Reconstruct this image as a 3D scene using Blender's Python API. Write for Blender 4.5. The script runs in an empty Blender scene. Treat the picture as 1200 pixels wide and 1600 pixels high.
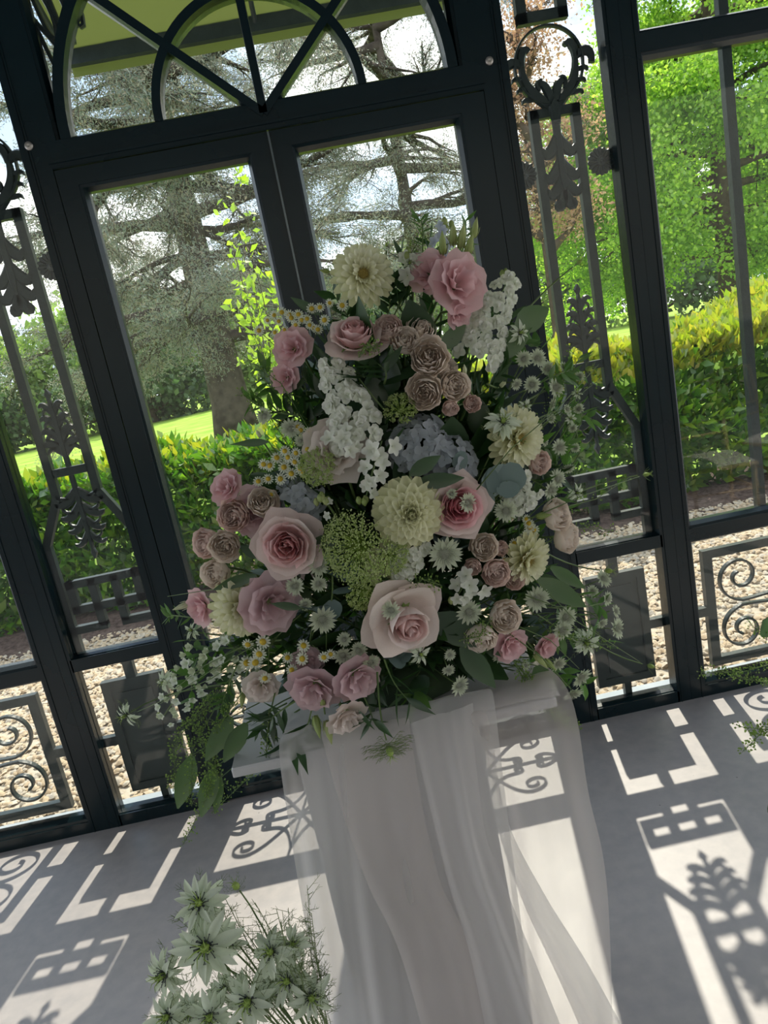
import bpy, math, random
import numpy as np
from mathutils import Vector, Matrix, Euler, Quaternion

SC = bpy.context.scene
COL = SC.collection
PI = math.pi

# ------------------------------------------------------------------ camera
CAM_LOC = Vector((0.0, 0.0, 1.5))
PITCH, ROLL, YAW = 0.219947, 0.196939, 0.038297
FPX = 1100.0
WALL = 2.3865                       # interior face of the glazed wall
fwd = Vector((math.sin(YAW)*math.cos(PITCH), math.cos(YAW)*math.cos(PITCH), -math.sin(PITCH)))
rt = Vector((math.cos(YAW), -math.sin(YAW), 0.0))
upv = rt.cross(fwd)
rt2 = rt*math.cos(ROLL) - upv*math.sin(ROLL)
up2 = rt*math.sin(ROLL) + upv*math.cos(ROLL)
cam = bpy.data.cameras.new('camera')
cam.sensor_fit = 'VERTICAL'; cam.sensor_height = 36.0; cam.sensor_width = 27.0
cam.lens = FPX/1600.0*36.0
cam.clip_start = 0.05; cam.clip_end = 600
camo = bpy.data.objects.new('camera', cam); COL.objects.link(camo)
m = Matrix((rt2, up2, -fwd)).transposed().to_4x4(); m.translation = CAM_LOC
camo.matrix_world = m
SC.camera = camo

# ------------------------------------------------------------------ world
SUN_EL, SUN_AZ = math.radians(50.5), math.radians(10.5)
world = bpy.data.worlds.new('world'); SC.world = world; world.use_nodes = True
nt = world.node_tree; N = nt.nodes; Lk = nt.links
for n in list(N): N.remove(n)
out = N.new('ShaderNodeOutputWorld'); bg = N.new('ShaderNodeBackground')
tc = N.new('ShaderNodeTexCoord'); sep = N.new('ShaderNodeSeparateXYZ')
Lk.new(tc.outputs['Generated'], sep.inputs[0])
ramp = N.new('ShaderNodeValToRGB')                       # clear sky by height
ramp.color_ramp.elements[0].position = 0.0; ramp.color_ramp.elements[0].color = (0.70, 0.80, 0.92, 1)
ramp.color_ramp.elements[1].position = 0.7; ramp.color_ramp.elements[1].color = (0.26, 0.42, 0.70, 1)
Lk.new(sep.outputs['Z'], ramp.inputs[0])
mp = N.new('ShaderNodeMapping'); mp.inputs['Scale'].default_value = (1.0, 1.0, 2.2); mp.inputs['Location'].default_value = (0.35, 0.2, 0.1)
Lk.new(tc.outputs['Generated'], mp.inputs[0])
ns = N.new('ShaderNodeTexNoise'); ns.inputs['Scale'].default_value = 2.6; ns.inputs['Detail'].default_value = 7; ns.inputs['Roughness'].default_value = 0.58
Lk.new(mp.outputs[0], ns.inputs['Vector'])
cr = N.new('ShaderNodeValToRGB')
cr.color_ramp.elements[0].position = 0.44; cr.color_ramp.elements[0].color = (0, 0, 0, 1)
cr.color_ramp.elements[1].position = 0.56; cr.color_ramp.elements[1].color = (1, 1, 1, 1)
Lk.new(ns.outputs[0], cr.inputs[0])
mx = N.new('ShaderNodeMixRGB'); mx.inputs[2].default_value = (1.22, 1.2, 1.17, 1)
Lk.new(cr.outputs[0], mx.inputs[0]); Lk.new(ramp.outputs[0], mx.inputs[1])
Lk.new(mx.outputs[0], bg.inputs[0]); bg.inputs[1].default_value = 1.25
Lk.new(bg.outputs[0], out.inputs[0])

# ------------------------------------------------------------------ sun
sl = bpy.data.lights.new('sun', 'SUN'); sl.energy = 3.5; sl.angle = math.radians(0.6); sl.color = (1.0, 0.91, 0.78)
so = bpy.data.objects.new('sun', sl); COL.objects.link(so)
sdir = Vector((math.sin(SUN_AZ)*math.cos(SUN_EL), math.cos(SUN_AZ)*math.cos(SUN_EL), math.sin(SUN_EL)))
so.rotation_euler = sdir.to_track_quat('Z', 'Y').to_euler(); so.location = (3, 12, 15)

# ------------------------------------------------------------------ view
SC.view_settings.view_transform = 'Standard'; SC.view_settings.look = 'None'
SC.view_settings.gamma = 1.0; SC.view_settings.use_curve_mapping = False
SC.view_settings.exposure = 0.68
SC.cycles.max_bounces = 10; SC.cycles.diffuse_bounces = 4; SC.cycles.glossy_bounces = 3
SC.cycles.transmission_bounces = 4; SC.cycles.transparent_max_bounces = 24
SC.cycles.caustics_reflective = False; SC.cycles.caustics_refractive = False
SC.cycles.sample_clamp_indirect = 6.0

# ------------------------------------------------------------------ helpers
random.seed(7); rng = np.random.default_rng(7)

def tag(o, label=None, cat=None, group=None, kind=None):
    if label: o['label'] = label
    if cat: o['category'] = cat
    if group: o['group'] = group
    if kind: o['kind'] = kind
    return o

def empty(name, loc=(0, 0, 0), label=None, cat=None, group=None, kind=None):
    o = bpy.data.objects.new(name, None); COL.objects.link(o)
    o.location = loc; o.empty_display_size = 0.05
    return tag(o, label, cat, group, kind)

def link(name, me, parent=None, loc=None, rot=None, scale=None):
    o = bpy.data.objects.new(name, me); COL.objects.link(o)
    if parent is not None: o.parent = parent
    if loc is not None: o.location = loc
    if rot is not None: o.rotation_euler = rot
    if scale is not None: o.scale = scale if hasattr(scale, '__len__') else (scale,)*3
    return o

class MB:
    """collects shapes, then builds ONE mesh object"""
    def __init__(s): s.v = []; s.f = []; s.mi = []; s.cur = 0
    def add(s, vs, fs):
        b = len(s.v); s.v.extend([tuple(v) for v in vs]); s.f.extend([tuple(b+i for i in f) for f in fs]); s.mi.extend([s.cur]*len(fs)); return s
    def box(s, x0, x1, y0, y1, z0, z1):
        vs = [(x, y, z) for z in (z0, z1) for y in (y0, y1) for x in (x0, x1)]
        return s.add(vs, [(0, 2, 3, 1), (4, 5, 7, 6), (0, 1, 5, 4), (2, 6, 7, 3), (0, 4, 6, 2), (1, 3, 7, 5)])
    def tube(s, pts, rad, n=6, cap=True, flat=1.0):
        pts = [Vector(p) for p in pts]; k = len(pts)
        if not hasattr(rad, '__len__'): rad = [rad]*k
        t0 = (pts[1]-pts[0]).normalized()
        a = t0.orthogonal().normalized(); vs = []
        for i, p in enumerate(pts):
            t = (pts[min(i+1, k-1)]-pts[max(i-1, 0)])
            if t.length < 1e-9: t = t0
            t.normalize(); a = (a - t*a.dot(t))
            a = a.normalized() if a.length > 1e-6 else t.orthogonal().normalized()
            b = t.cross(a)
            for j in range(n):
                an = 2*PI*j/n
                vs.append(p + a*math.cos(an)*rad[i] + b*math.sin(an)*rad[i]*flat)
        fs = [(i*n+j, i*n+(j+1) % n, (i+1)*n+(j+1) % n, (i+1)*n+j) for i in range(k-1) for j in range(n)]
        if cap: fs += [tuple(range(n-1, -1, -1)), tuple((k-1)*n+j for j in range(n))]
        return s.add(vs, fs)
    def ribbon(s, pts, w, y0, y1, bevel=0.3):
        """flat bar following an x,z centre line, between depths y0 (inner) and y1"""
        k = len(pts)
        if not hasattr(w, '__len__'): w = [w]*k
        vs = []; ym = (y0+y1)/2
        for i in range(k):
            a = pts[max(i-1, 0)]; b = pts[min(i+1, k-1)]
            tx, tz = b[0]-a[0], b[1]-a[1]; l = math.hypot(tx, tz) or 1
            nx, nz = -tz/l, tx/l; h = w[i]/2; x, z = pts[i]
            if bevel > 0:
                vs += [(x-nx*h, ym, z-nz*h), (x-nx*h*(1-bevel), y0, z-nz*h*(1-bevel)), (x+nx*h*(1-bevel), y0, z+nz*h*(1-bevel)), (x+nx*h, ym, z+nz*h), (x+nx*h*(1-bevel), y1, z+nz*h*(1-bevel)), (x-nx*h*(1-bevel), y1, z-nz*h*(1-bevel))]
            else:
                vs += [(x-nx*h, y1, z-nz*h), (x-nx*h, y0, z-nz*h), (x+nx*h, y0, z+nz*h), (x+nx*h, y1, z+nz*h)]
        n = 6 if bevel > 0 else 4
        fs = [(i*n+j, (i+1)*n+j, (i+1)*n+(j+1) % n, i*n+(j+1) % n) for i in range(k-1) for j in range(n)]
        fs += [tuple(range(n)), tuple((k-1)*n+j for j in range(n-1, -1, -1))]
        return s.add(vs, fs)
    def lathe(s, prof, n=12, c=(0, 0, 0), M=None):
        c = Vector(c); vs = []
        for r, z in prof:
            for j in range(n):
                a = 2*PI*j/n; p = Vector((r*math.cos(a), r*math.sin(a), z))
                if M is not None: p = M @ p
                vs.append(p + c)
        k = len(prof)
        fs = [(i*n+j, i*n+(j+1) % n, (i+1)*n+(j+1) % n, (i+1)*n+j) for i in range(k-1) for j in range(n)]
        fs += [tuple(range(n-1, -1, -1)), tuple((k-1)*n+j for j in range(n))]
        return s.add(vs, fs)
    def grid(s, fn, nu, nv):
        vs = [fn(i/(nu-1), j/(nv-1)) for j in range(nv) for i in range(nu)]
        return s.add(vs, [(j*nu+i, j*nu+i+1, (j+1)*nu+i+1, (j+1)*nu+i) for j in range(nv-1) for i in range(nu-1)])
    def merge(s, o, M):
        return s.add([M @ Vector(v) for v in o.v], o.f) if not o.mi or max(o.mi) == 0 and s.cur == 0 else s._merge(o, M)
    def _merge(s, o, M):
        b = len(s.v); s.v.extend([tuple(M @ Vector(v)) for v in o.v]); s.f.extend([tuple(b+i for i in f) for f in o.f]); s.mi.extend([i for i in o.mi]); return s
    def mesh(s, name, mats, smooth=True):
        me = bpy.data.meshes.new(name); me.from_pydata([tuple(v) for v in s.v], [], s.f)
        if not isinstance(mats, (list, tuple)): mats = [mats]
        for mt in mats: me.materials.append(mt)
        me.polygons.foreach_set('use_smooth', [smooth]*len(me.polygons))
        if len(mats) > 1: me.polygons.foreach_set('material_index', s.mi)
        me.update(); return me
    def build(s, name, mats, parent=None, smooth=False, loc=None, rot=None):
        return link(name, s.mesh(name, mats, smooth), parent, loc, rot)

def np_mesh(name, verts, nper, mat, smooth=False, tri=False):
    """many same-size polygons fast: verts (n*nper, 3)"""
    n = len(verts)//nper
    me = bpy.data.meshes.new(name)
    me.vertices.add(len(verts)); me.vertices.foreach_set('co', np.ascontiguousarray(verts, dtype=np.float32).ravel())
    me.loops.add(n*nper); me.loops.foreach_set('vertex_index', np.arange(n*nper, dtype=np.int32))
    me.polygons.add(n); me.polygons.foreach_set('loop_start', np.arange(0, n*nper, nper, dtype=np.int32))
    me.materials.append(mat); me.update(calc_edges=True); return me

# ------------------------------------------------------------------ materials
def new_mat(name):
    mt = bpy.data.materials.new(name); mt.use_nodes = True
    nt = mt.node_tree
    for n in list(nt.nodes): nt.nodes.remove(n)
    o = nt.nodes.new('ShaderNodeOutputMaterial'); return mt, nt, o

def noise_col(nt, c1, c2, scale=8, detail=3, coord='Object', lo=0.35, hi=0.65, vec=None):
    t = nt.nodes.new('ShaderNodeTexCoord'); n = nt.nodes.new('ShaderNodeTexNoise')
    n.inputs['Scale'].default_value = scale; n.inputs['Detail'].default_value = detail
    nt.links.new(t.outputs[coord], n.inputs['Vector'])
    r = nt.nodes.new('ShaderNodeValToRGB')
    r.color_ramp.elements[0].position = lo; r.color_ramp.elements[0].color = (*c1, 1)
    r.color_ramp.elements[1].position = hi; r.color_ramp.elements[1].color = (*c2, 1)
    nt.links.new(n.outputs[0], r.inputs[0]); return r.outputs[0], n.outputs[0]

def principled(name, c1, c2=None, rough=0.5, metal=0.0, scale=8, bump=0.0, bscale=60, spec=0.5, coat=0.0, coord='Object', sheen=0.0):
    mt, nt, o = new_mat(name)
    b = nt.nodes.new('ShaderNodeBsdfPrincipled'); nt.links.new(b.outputs[0], o.inputs[0])
    b.inputs['Roughness'].default_value = rough; b.inputs['Metallic'].default_value = metal
    b.inputs['Specular IOR Level'].default_value = spec
    b.inputs['Coat Weight'].default_value = coat
    c, f = noise_col(nt, c1, c2 or tuple(x*0.85 for x in c1), scale, coord=coord)
    nt.links.new(c, b.inputs['Base Color'])
    if bump:
        t = nt.nodes.new('ShaderNodeTexCoord'); n = nt.nodes.new('ShaderNodeTexNoise'); n.inputs['Scale'].default_value = bscale
        nt.links.new(t.outputs[coord], n.inputs['Vector'])
        bp = nt.nodes.new('ShaderNodeBump'); bp.inputs['Strength'].default_value = bump; bp.inputs['Distance'].default_value = 0.01
        nt.links.new(n.outputs[0], bp.inputs['Height']); nt.links.new(bp.outputs[0], b.inputs['Normal'])
    return mt

def leafy(name, cols, trans=0.5, tcol=None, rough=0.45, gloss=0.06, scale=3.0, island=True, tboost=1.3):
    """thin plant tissue: diffuse + translucent + a little gloss; colour varies from piece to piece"""
    mt, nt, o = new_mat(name)
    g = nt.nodes.new('ShaderNodeNewGeometry') if island else nt.nodes.new('ShaderNodeObjectInfo')
    r = nt.nodes.new('ShaderNodeValToRGB'); els = r.color_ramp.elements
    els[0].position = 0; els[0].color = (*cols[0], 1); els[1].position = 1; els[1].color = (*cols[-1], 1)
    for i, c in enumerate(cols[1:-1]):
        e = els.new((i+1)/(len(cols)-1)); e.color = (*c, 1)
    nt.links.new(g.outputs['Random Per Island' if island else 'Random'], r.inputs[0])
    d = nt.nodes.new('ShaderNodeBsdfDiffuse'); t = nt.nodes.new('ShaderNodeBsdfTranslucent')
    nt.links.new(r.outputs[0], d.inputs[0])
    h = nt.nodes.new('ShaderNodeMixRGB'); h.blend_type = 'MULTIPLY'; h.inputs[0].default_value = 1
    h.inputs[2].default_value = (*(tcol or (tboost, tboost, tboost)), 1)
    nt.links.new(r.outputs[0], h.inputs[1]); nt.links.new(h.outputs[0], t.inputs[0])
    m1 = nt.nodes.new('ShaderNodeMixShader'); m1.inputs[0].default_value = trans
    nt.links.new(d.outputs[0], m1.inputs[1]); nt.links.new(t.outputs[0], m1.inputs[2])
    gl = nt.nodes.new('ShaderNodeBsdfGlossy'); gl.inputs['Roughness'].default_value = rough
    m2 = nt.nodes.new('ShaderNodeMixShader'); m2.inputs[0].default_value = gloss
    nt.links.new(m1.outputs[0], m2.inputs[1]); nt.links.new(gl.outputs[0], m2.inputs[2])
    nt.links.new(m2.outputs[0], o.inputs[0]); return mt

def petal(name, base, tip, trans=0.35, lo=0.0, hi=1.0, axis='Z', rough=0.6, gloss=0.02, length=1.0, noise=0.06):
    """petal tissue: colour runs along the petal's own length (object Z, from 0 to `length`)"""
    mt, nt, o = new_mat(name)
    t = nt.nodes.new('ShaderNodeTexCoord'); s = nt.nodes.new('ShaderNodeSeparateXYZ'); nt.links.new(t.outputs['Object'], s.inputs[0])
    mr = nt.nodes.new('ShaderNodeMapRange'); mr.inputs[1].default_value = lo*length; mr.inputs[2].default_value = hi*length
    nt.links.new(s.outputs[axis], mr.inputs[0])
    r = nt.nodes.new('ShaderNodeValToRGB'); r.color_ramp.elements[0].color = (*base, 1); r.color_ramp.elements[1].color = (*tip, 1)
    nt.links.new(mr.outputs[0], r.inputs[0])
    n = nt.nodes.new('ShaderNodeTexNoise'); n.inputs['Scale'].default_value = 60; nt.links.new(t.outputs['Object'], n.inputs['Vector'])
    mm = nt.nodes.new('ShaderNodeMapRange'); mm.inputs[3].default_value = 1-noise; mm.inputs[4].default_value = 1+noise
    nt.links.new(n.outputs[0], mm.inputs[0])
    mu = nt.nodes.new('ShaderNodeVectorMath'); mu.operation = 'SCALE'; nt.links.new(r.outputs[0], mu.inputs[0]); nt.links.new(mm.outputs[0], mu.inputs['Scale'])
    d = nt.nodes.new('ShaderNodeBsdfDiffuse'); tr = nt.nodes.new('ShaderNodeBsdfTranslucent')
    nt.links.new(mu.outputs[0], d.inputs[0]); nt.links.new(mu.outputs[0], tr.inputs[0])
    m1 = nt.nodes.new('ShaderNodeMixShader'); m1.inputs[0].default_value = trans
    nt.links.new(d.outputs[0], m1.inputs[1]); nt.links.new(tr.outputs[0], m1.inputs[2])
    gl = nt.nodes.new('ShaderNodeBsdfGlossy'); gl.inputs['Roughness'].default_value = rough
    m2 = nt.nodes.new('ShaderNodeMixShader'); m2.inputs[0].default_value = gloss
    nt.links.new(m1.outputs[0], m2.inputs[1]); nt.links.new(gl.outputs[0], m2.inputs[2])
    nt.links.new(m2.outputs[0], o.inputs[0]); return mt

def glass_mat():
    mt, nt, o = new_mat('window_glass')
    tr = nt.nodes.new('ShaderNodeBsdfTransparent'); tr.inputs[0].default_value = (0.95, 0.97, 0.96, 1)
    gl = nt.nodes.new('ShaderNodeBsdfGlossy'); gl.inputs['Roughness'].default_value = 0.0
    lw = nt.nodes.new('ShaderNodeLayerWeight'); lw.inputs[0].default_value = 0.5
    pw = nt.nodes.new('ShaderNodeMath'); pw.operation = 'POWER'; pw.inputs[1].default_value = 5.0; nt.links.new(lw.outputs['Facing'], pw.inputs[0])
    fr = nt.nodes.new('ShaderNodeMath'); fr.operation = 'MULTIPLY_ADD'; fr.inputs[1].default_value = 0.96; fr.inputs[2].default_value = 0.04; nt.links.new(pw.outputs[0], fr.inputs[0])
    mx = nt.nodes.new('ShaderNodeMixShader')
    nt.links.new(fr.outputs[0], mx.inputs[0]); nt.links.new(tr.outputs[0], mx.inputs[1]); nt.links.new(gl.outputs[0], mx.inputs[2])
    nt.links.new(mx.outputs[0], o.inputs[0]); return mt

def floor_mat():
    mt, nt, o = new_mat('polished_concrete')
    b = nt.nodes.new('ShaderNodeBsdfPrincipled'); nt.links.new(b.outputs[0], o.inputs[0])
    c, f = noise_col(nt, (0.40, 0.375, 0.37), (0.50, 0.47, 0.465), 2.2, 8, lo=0.3, hi=0.7)
    c2, f2 = noise_col(nt, (0.85, 0.85, 0.87), (1.08, 1.06, 1.04), 26, 6, lo=0.3, hi=0.7)
    mu = nt.nodes.new('ShaderNodeMixRGB'); mu.blend_type = 'MULTIPLY'; mu.inputs[0].default_value = 0.7
    nt.links.new(c, mu.inputs[1]); nt.links.new(c2, mu.inputs[2])
    # dark specks
    t = nt.nodes.new('ShaderNodeTexCoord'); vo = nt.nodes.new('ShaderNodeTexVoronoi'); vo.inputs['Scale'].default_value = 9
    nt.links.new(t.outputs['Object'], vo.inputs['Vector'])
    st = nt.nodes.new('ShaderNodeMapRange'); st.inputs[1].default_value = 0.018; st.inputs[2].default_value = 0.03; st.inputs[3].default_value = 0.45; st.inputs[4].default_value = 1
    nt.links.new(vo.outputs['Distance'], st.inputs[0])
    m3 = nt.nodes.new('ShaderNodeVectorMath'); m3.operation = 'SCALE'; nt.links.new(mu.outputs[0], m3.inputs[0]); nt.links.new(st.outputs[0], m3.inputs['Scale'])
    nt.links.new(m3.outputs[0], b.inputs['Base Color'])
    mr = nt.nodes.new('ShaderNodeMapRange'); mr.inputs[3].default_value = 0.3; mr.inputs[4].default_value = 0.55; nt.links.new(f, mr.inputs[0])
    nt.links.new(mr.outputs[0], b.inputs['Roughness'])
    bp = nt.nodes.new('ShaderNodeBump'); bp.inputs['Strength'].default_value = 0.08; nt.links.new(f2, bp.inputs['Height']); nt.links.new(bp.outputs[0], b.inputs['Normal'])
    return mt

def tulle_mat(name='tulle', op=0.45, col=(0.86, 0.84, 0.83)):
    mt, nt, o = new_mat(name)
    tr = nt.nodes.new('ShaderNodeBsdfTransparent')
    d = nt.nodes.new('ShaderNodeBsdfDiffuse'); d.inputs[0].default_value = (*col, 1)
    t = nt.nodes.new('ShaderNodeBsdfTranslucent'); t.inputs[0].default_value = (*col, 1)
    m1 = nt.nodes.new('ShaderNodeMixShader'); m1.inputs[0].default_value = 0.5
    nt.links.new(d.outputs[0], m1.inputs[1]); nt.links.new(t.outputs[0], m1.inputs[2])
    lw = nt.nodes.new('ShaderNodeLayerWeight'); lw.inputs[0].default_value = 0.35       # a net looks denser edge-on
    mr = nt.nodes.new('ShaderNodeMapRange'); mr.inputs[3].default_value = op; mr.inputs[4].default_value = min(1, op+0.5)
    nt.links.new(lw.outputs['Facing'], mr.inputs[0])
    mx = nt.nodes.new('ShaderNodeMixShader'); nt.links.new(mr.outputs[0], mx.inputs[0])
    nt.links.new(tr.outputs[0], mx.inputs[1]); nt.links.new(m1.outputs[0], mx.inputs[2])
    nt.links.new(mx.outputs[0], o.inputs[0]); return mt

M = {
 'frame': principled('green_black_lacquer', (0.003, 0.012, 0.016), (0.004, 0.015, 0.020), rough=0.27, scale=3, bump=0.03, bscale=40, spec=0.4),
 'iron': principled('dark_green_iron', (0.018, 0.032, 0.032), (0.028, 0.044, 0.044), rough=0.4, scale=20, bump=0.15, bscale=80),
 'plate': principled('grey_green_plate', (0.03, 0.045, 0.045), (0.04, 0.056, 0.055), rough=0.45, scale=6),
 'bolt': principled('nickel_cap', (0.45, 0.42, 0.38), (0.55, 0.52, 0.48), rough=0.35, metal=0.7),
 'glass': glass_mat(), 'floor': floor_mat(),
 'sill': principled('pale_sill', (0.35, 0.40, 0.43), (0.42, 0.47, 0.5), rough=0.6),
}
# ================================================================== STRUCTURE
YI = WALL; YG = WALL+0.032; YO = WALL+0.06          # frame face, glass plane, outer face
YB0, YB1 = WALL+0.062, WALL+0.088                    # ironwork bars just outside the glass

f = MB(); f.box(-6.5, 6.5, -3.5, WALL+0.07, -0.12, 0.0)
tag(f.build('floor', M['floor']), 'grey polished concrete floor crossed by ironwork shadows', kind='structure')
f = MB(); f.box(-6.5, 6.5, -1.7, WALL+0.07, 3.14, 3.26)  # unseen roof slab, added to darken reflections, open at the rear for sky light
tag(f.build('ceiling_added', principled('added_soffit_dark', (0.05, 0.08, 0.10), (0.06, 0.09, 0.11), rough=0.6)), 'unseen dark roof slab added to darken the frame reflections', kind='structure')

f = MB(); f.box(-8.5, 8.5, -3.62, -3.5, -0.12, 4.1)  # unseen back wall, added to keep bright sky out of the glass reflections
tag(f.build('wall_back_added', principled('added_wall_plaster', (0.24, 0.235, 0.22), (0.28, 0.275, 0.26), rough=0.8)), 'unseen plain wall added behind to dim reflections in the glass', kind='structure')

def bead(b, x0, x1, z0, z1, w=0.018):
    """mitred glazing bead sloping from the frame face down to the glass, round an opening x0..x1, z0..z1"""
    ya, yb = YI+0.006, YG-0.003
    O = [(x0, z0), (x1, z0), (x1, z1), (x0, z1)]; I = [(x0+w, z0+w), (x1-w, z0+w), (x1-w, z1-w), (x0+w, z1-w)]
    m_ = [((a[0]*0.55+c[0]*0.45), (a[1]*0.55+c[1]*0.45)) for a, c in zip(O, I)]
    vs = [(p[0], ya, p[1]) for p in O]+[(p[0], ya+0.004, p[1]) for p in m_]+[(p[0], yb, p[1]) for p in I]+[(p[0], YO-0.004, p[1]) for p in I]
    fs = []
    for k in range(3):
        for i in range(4):
            j = (i+1) % 4; fs.append((k*4+i, k*4+j, k*4+4+j, k*4+4+i))
    b.add(vs, fs)

def lip(b, x0, x1, z0, z1, horizontal=True):
    """raised fillet line on the frame face"""
    b.box(x0, x1, YI-0.004, YI+0.002, z0, z1)

def pane(name, x0, x1, z0, z1, parent):
    b = MB(); b.box(x0, x1, YG, YG+0.004, z0, z1); return b.build(name, M['glass'], parent)

def arc(cx, cz, r, a0, a1, n=24):
    return [(cx+r*math.cos(math.radians(a0+(a1-a0)*i/n)), cz+r*math.sin(math.radians(a0+(a1-a0)*i/n))) for i in range(n+1)]

def spiral(cx, cz, r0, r1, a0, a1, n=30):
    return [(cx+(r0+(r1-r0)*(i/n)**0.8)*math.cos(math.radians(a0+(a1-a0)*i/n)), cz+(r0+(r1-r0)*(i/n)**0.8)*math.sin(math.radians(a0+(a1-a0)*i/n))) for i in range(n+1)]

def bez(p0, p1, p2, p3, n=10):
    o = []
    for i in range(n+1):
        t = i/n; s = 1-t
        o.append((s**3*p0[0]+3*s*s*t*p1[0]+3*s*t*t*p2[0]+t**3*p3[0], s**3*p0[1]+3*s*s*t*p1[1]+3*s*t*t*p2[1]+t**3*p3[1]))
    return o

def shift(pts, dx, dz=0, mx=1): return [(dx+mx*x, dz+z) for x, z in pts]

def leafw(n, w, tip=0.15, root=0.45):
    return [w*max(tip, (root+(1-root)*math.sin(PI*min(1, (i/n)*0.95+0.05)))*(1-0.2*i/n) if i < n else tip) for i in range(n+1)]

# ---- double door with fanlight -------------------------------------
XC = -0.031
door = empty('door_1', (0, 0, 0), 'glazed double door with fanlight behind the flowers', kind='structure')
b = MB()
for x0, x1 in ((-0.775, -0.695), (0.655, 0.742)):
    b.box(x0, x1, YI, YO, 0, 3.1)
for x in (-0.775+0.022, -0.775+0.03, 0.742-0.03, 0.742-0.022): b.box(x-0.0015, x+0.0015, YI-0.003, YI, 0, 3.1)
b.build('frame_post', M['frame'], door)
b = MB(); b.box(-0.695, 0.655, YI, YO, 2.222, 2.30); b.box(-0.70, 0.66, YI-0.006, YI, 2.238, 2.246); b.box(-0.695, 0.655, YI-0.003, YI, 2.224, 2.228)
b.box(-0.775, 0.742, YI, YO, 2.96, 3.1)
bead(b, -0.662, 0.60, 2.292, 2.972, 0.02)
b.box(-0.695, -0.662, YI, YO, 2.30, 2.96); b.box(0.60, 0.655, YI, YO, 2.30, 2.96)
b.build('header', M['frame'], door)
pane('pane', -0.66, 0.6, 2.30, 2.96, door)
cz = 2.30
b = MB(); b.ribbon(arc(XC, cz, 0.60, 0, 180, 48), 0.036, YI-0.002, YO, 0.12); b.build('fanlight_arch', M['frame'], door)
b = MB(); b.ribbon(arc(XC, cz, 0.315, 0, 180, 36), 0.03, YI-0.004, YO, 0.12); b.build('fanlight_arch', M['frame'], door)
for a in (90, 43, 137):
    dx, dz = math.cos(math.radians(a)), math.sin(math.radians(a))
    b = MB(); z0 = 2.27; L = (0.64 if a == 90 else 0.63)
    b.ribbon([(XC, z0), (XC+dx*L, z0+dz*L)], 0.028, YI-0.006, YO, 0.12); b.build('fanlight_spoke', M['frame'], door)
for x in (-0.744, 0.684):
    b = MB(); b.lathe([(0.0125, 0), (0.0125, 0.004), (0.010, 0.0065), (0.004, 0.007), (0.001, 0.006)], 20, (x, YI, 2.298), Matrix.Rotation(PI/2, 3, 'X')); b.build('bolt_cap', M['bolt'], door, smooth=True)['label'] = 'round nickel bolt cap'

def scroll_panel(b, x0, x1, z0, z1, w=0.007):
    """door scrollwork: hub with stems, four big C scrolls and two hearts"""
    cx, c_z = (x0+x1)/2, (z0+z1)/2; hw, hh = (x1-x0)/2, (z1-z0)/2
    y0, y1 = YB0, YB0+0.016
    for sx in (-1, 1):
        for sz in (-1, 1):
            P_ = bez((0.0, 0.0), (0.06, 0.10), (0.10, 0.19), (0.155, 0.195), 10)
            S_ = spiral(0.165, 0.145, 0.05, 0.012, 95, -380, 34)
            pts = [(cx+sx*x, c_z+sz*z) for x, z in P_+S_[1:]]
            b.ribbon(pts, w, y0, y1, 0)
            pts = [(cx+sx*x, c_z+sz*z) for x, z in spiral(0.165, 0.145, 0.052, 0.075, 95, 10, 8)[::-1]+[]]
            P2 = bez((0.0, 0.21), (0.02, 0.12), (0.035, 0.05), (0.11, 0.055), 10)+spiral(0.115, 0.033, 0.022, 0.007, 90, -300, 18)[1:]
            b.ribbon([(cx+sx*x, c_z+sz*z) for x, z in P2], w, y0, y1, 0)
            # hearts at the sides
            P3 = bez((hw, 0.0), (hw-0.035, 0.045), (hw-0.07, 0.055), (hw-0.085, 0.03), 8)+spiral(hw-0.07, 0.022, 0.016, 0.005, 150, 420, 12)[1:]
            b.ribbon([(cx+sx*x, c_z+sz*z) for x, z in P3], w, y0, y1, 0)
        b.ribbon([(cx, c_z), (cx+sx*hw, c_z)], w, y0, y1, 0)
    b.ribbon([(cx, c_z-hh), (cx, c_z+hh)], w, y0, y1, 0)
    b.lathe([(0.016, 0), (0.018, 0.01), (0.012, 0.02), (0.003, 0.024)], 12, (cx, y1-0.004, c_z), Matrix.Rotation(PI/2, 3, 'X'))

for x0, x1, g0, g1 in ((-0.692, -0.033, -0.614, -0.112), (-0.029, 0.653, 0.05, 0.556)):
    lf = MB(); o0, o1 = g0-0.018, g1+0.018
    lf.box(x0, o0, YI, YO, 0.01, 2.218); lf.box(o1, x1, YI, YO, 0.01, 2.218)
    for z0, z1 in ((0.01, 0.045), (0.545, 0.605), (2.168, 2.218)): lf.box(o0, o1, YI, YO, z0, z1)
    bead(lf, o0, o1, 0.605, 2.168); bead(lf, o0, o1, 0.045, 0.545)
    lo = lf.build('door_leaf', M['frame'], door)
    pane('pane', o0, o1, 0.605, 2.168, lo); pane('pane', o0, o1, 0.045, 0.545, lo)
    sc_ = MB(); scroll_panel(sc_, o0, o1, 0.045, 0.545); sc_.build('scrollwork', M['iron'], lo)
b = MB(); b.box(-0.034, -0.028, YI-0.005, YI+0.001, 0.01, 2.216); b.build('meeting_strip', principled('bare_edge', (0.12, 0.15, 0.16), (0.16, 0.19, 0.2), rough=0.25, metal=0.5), door)

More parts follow.
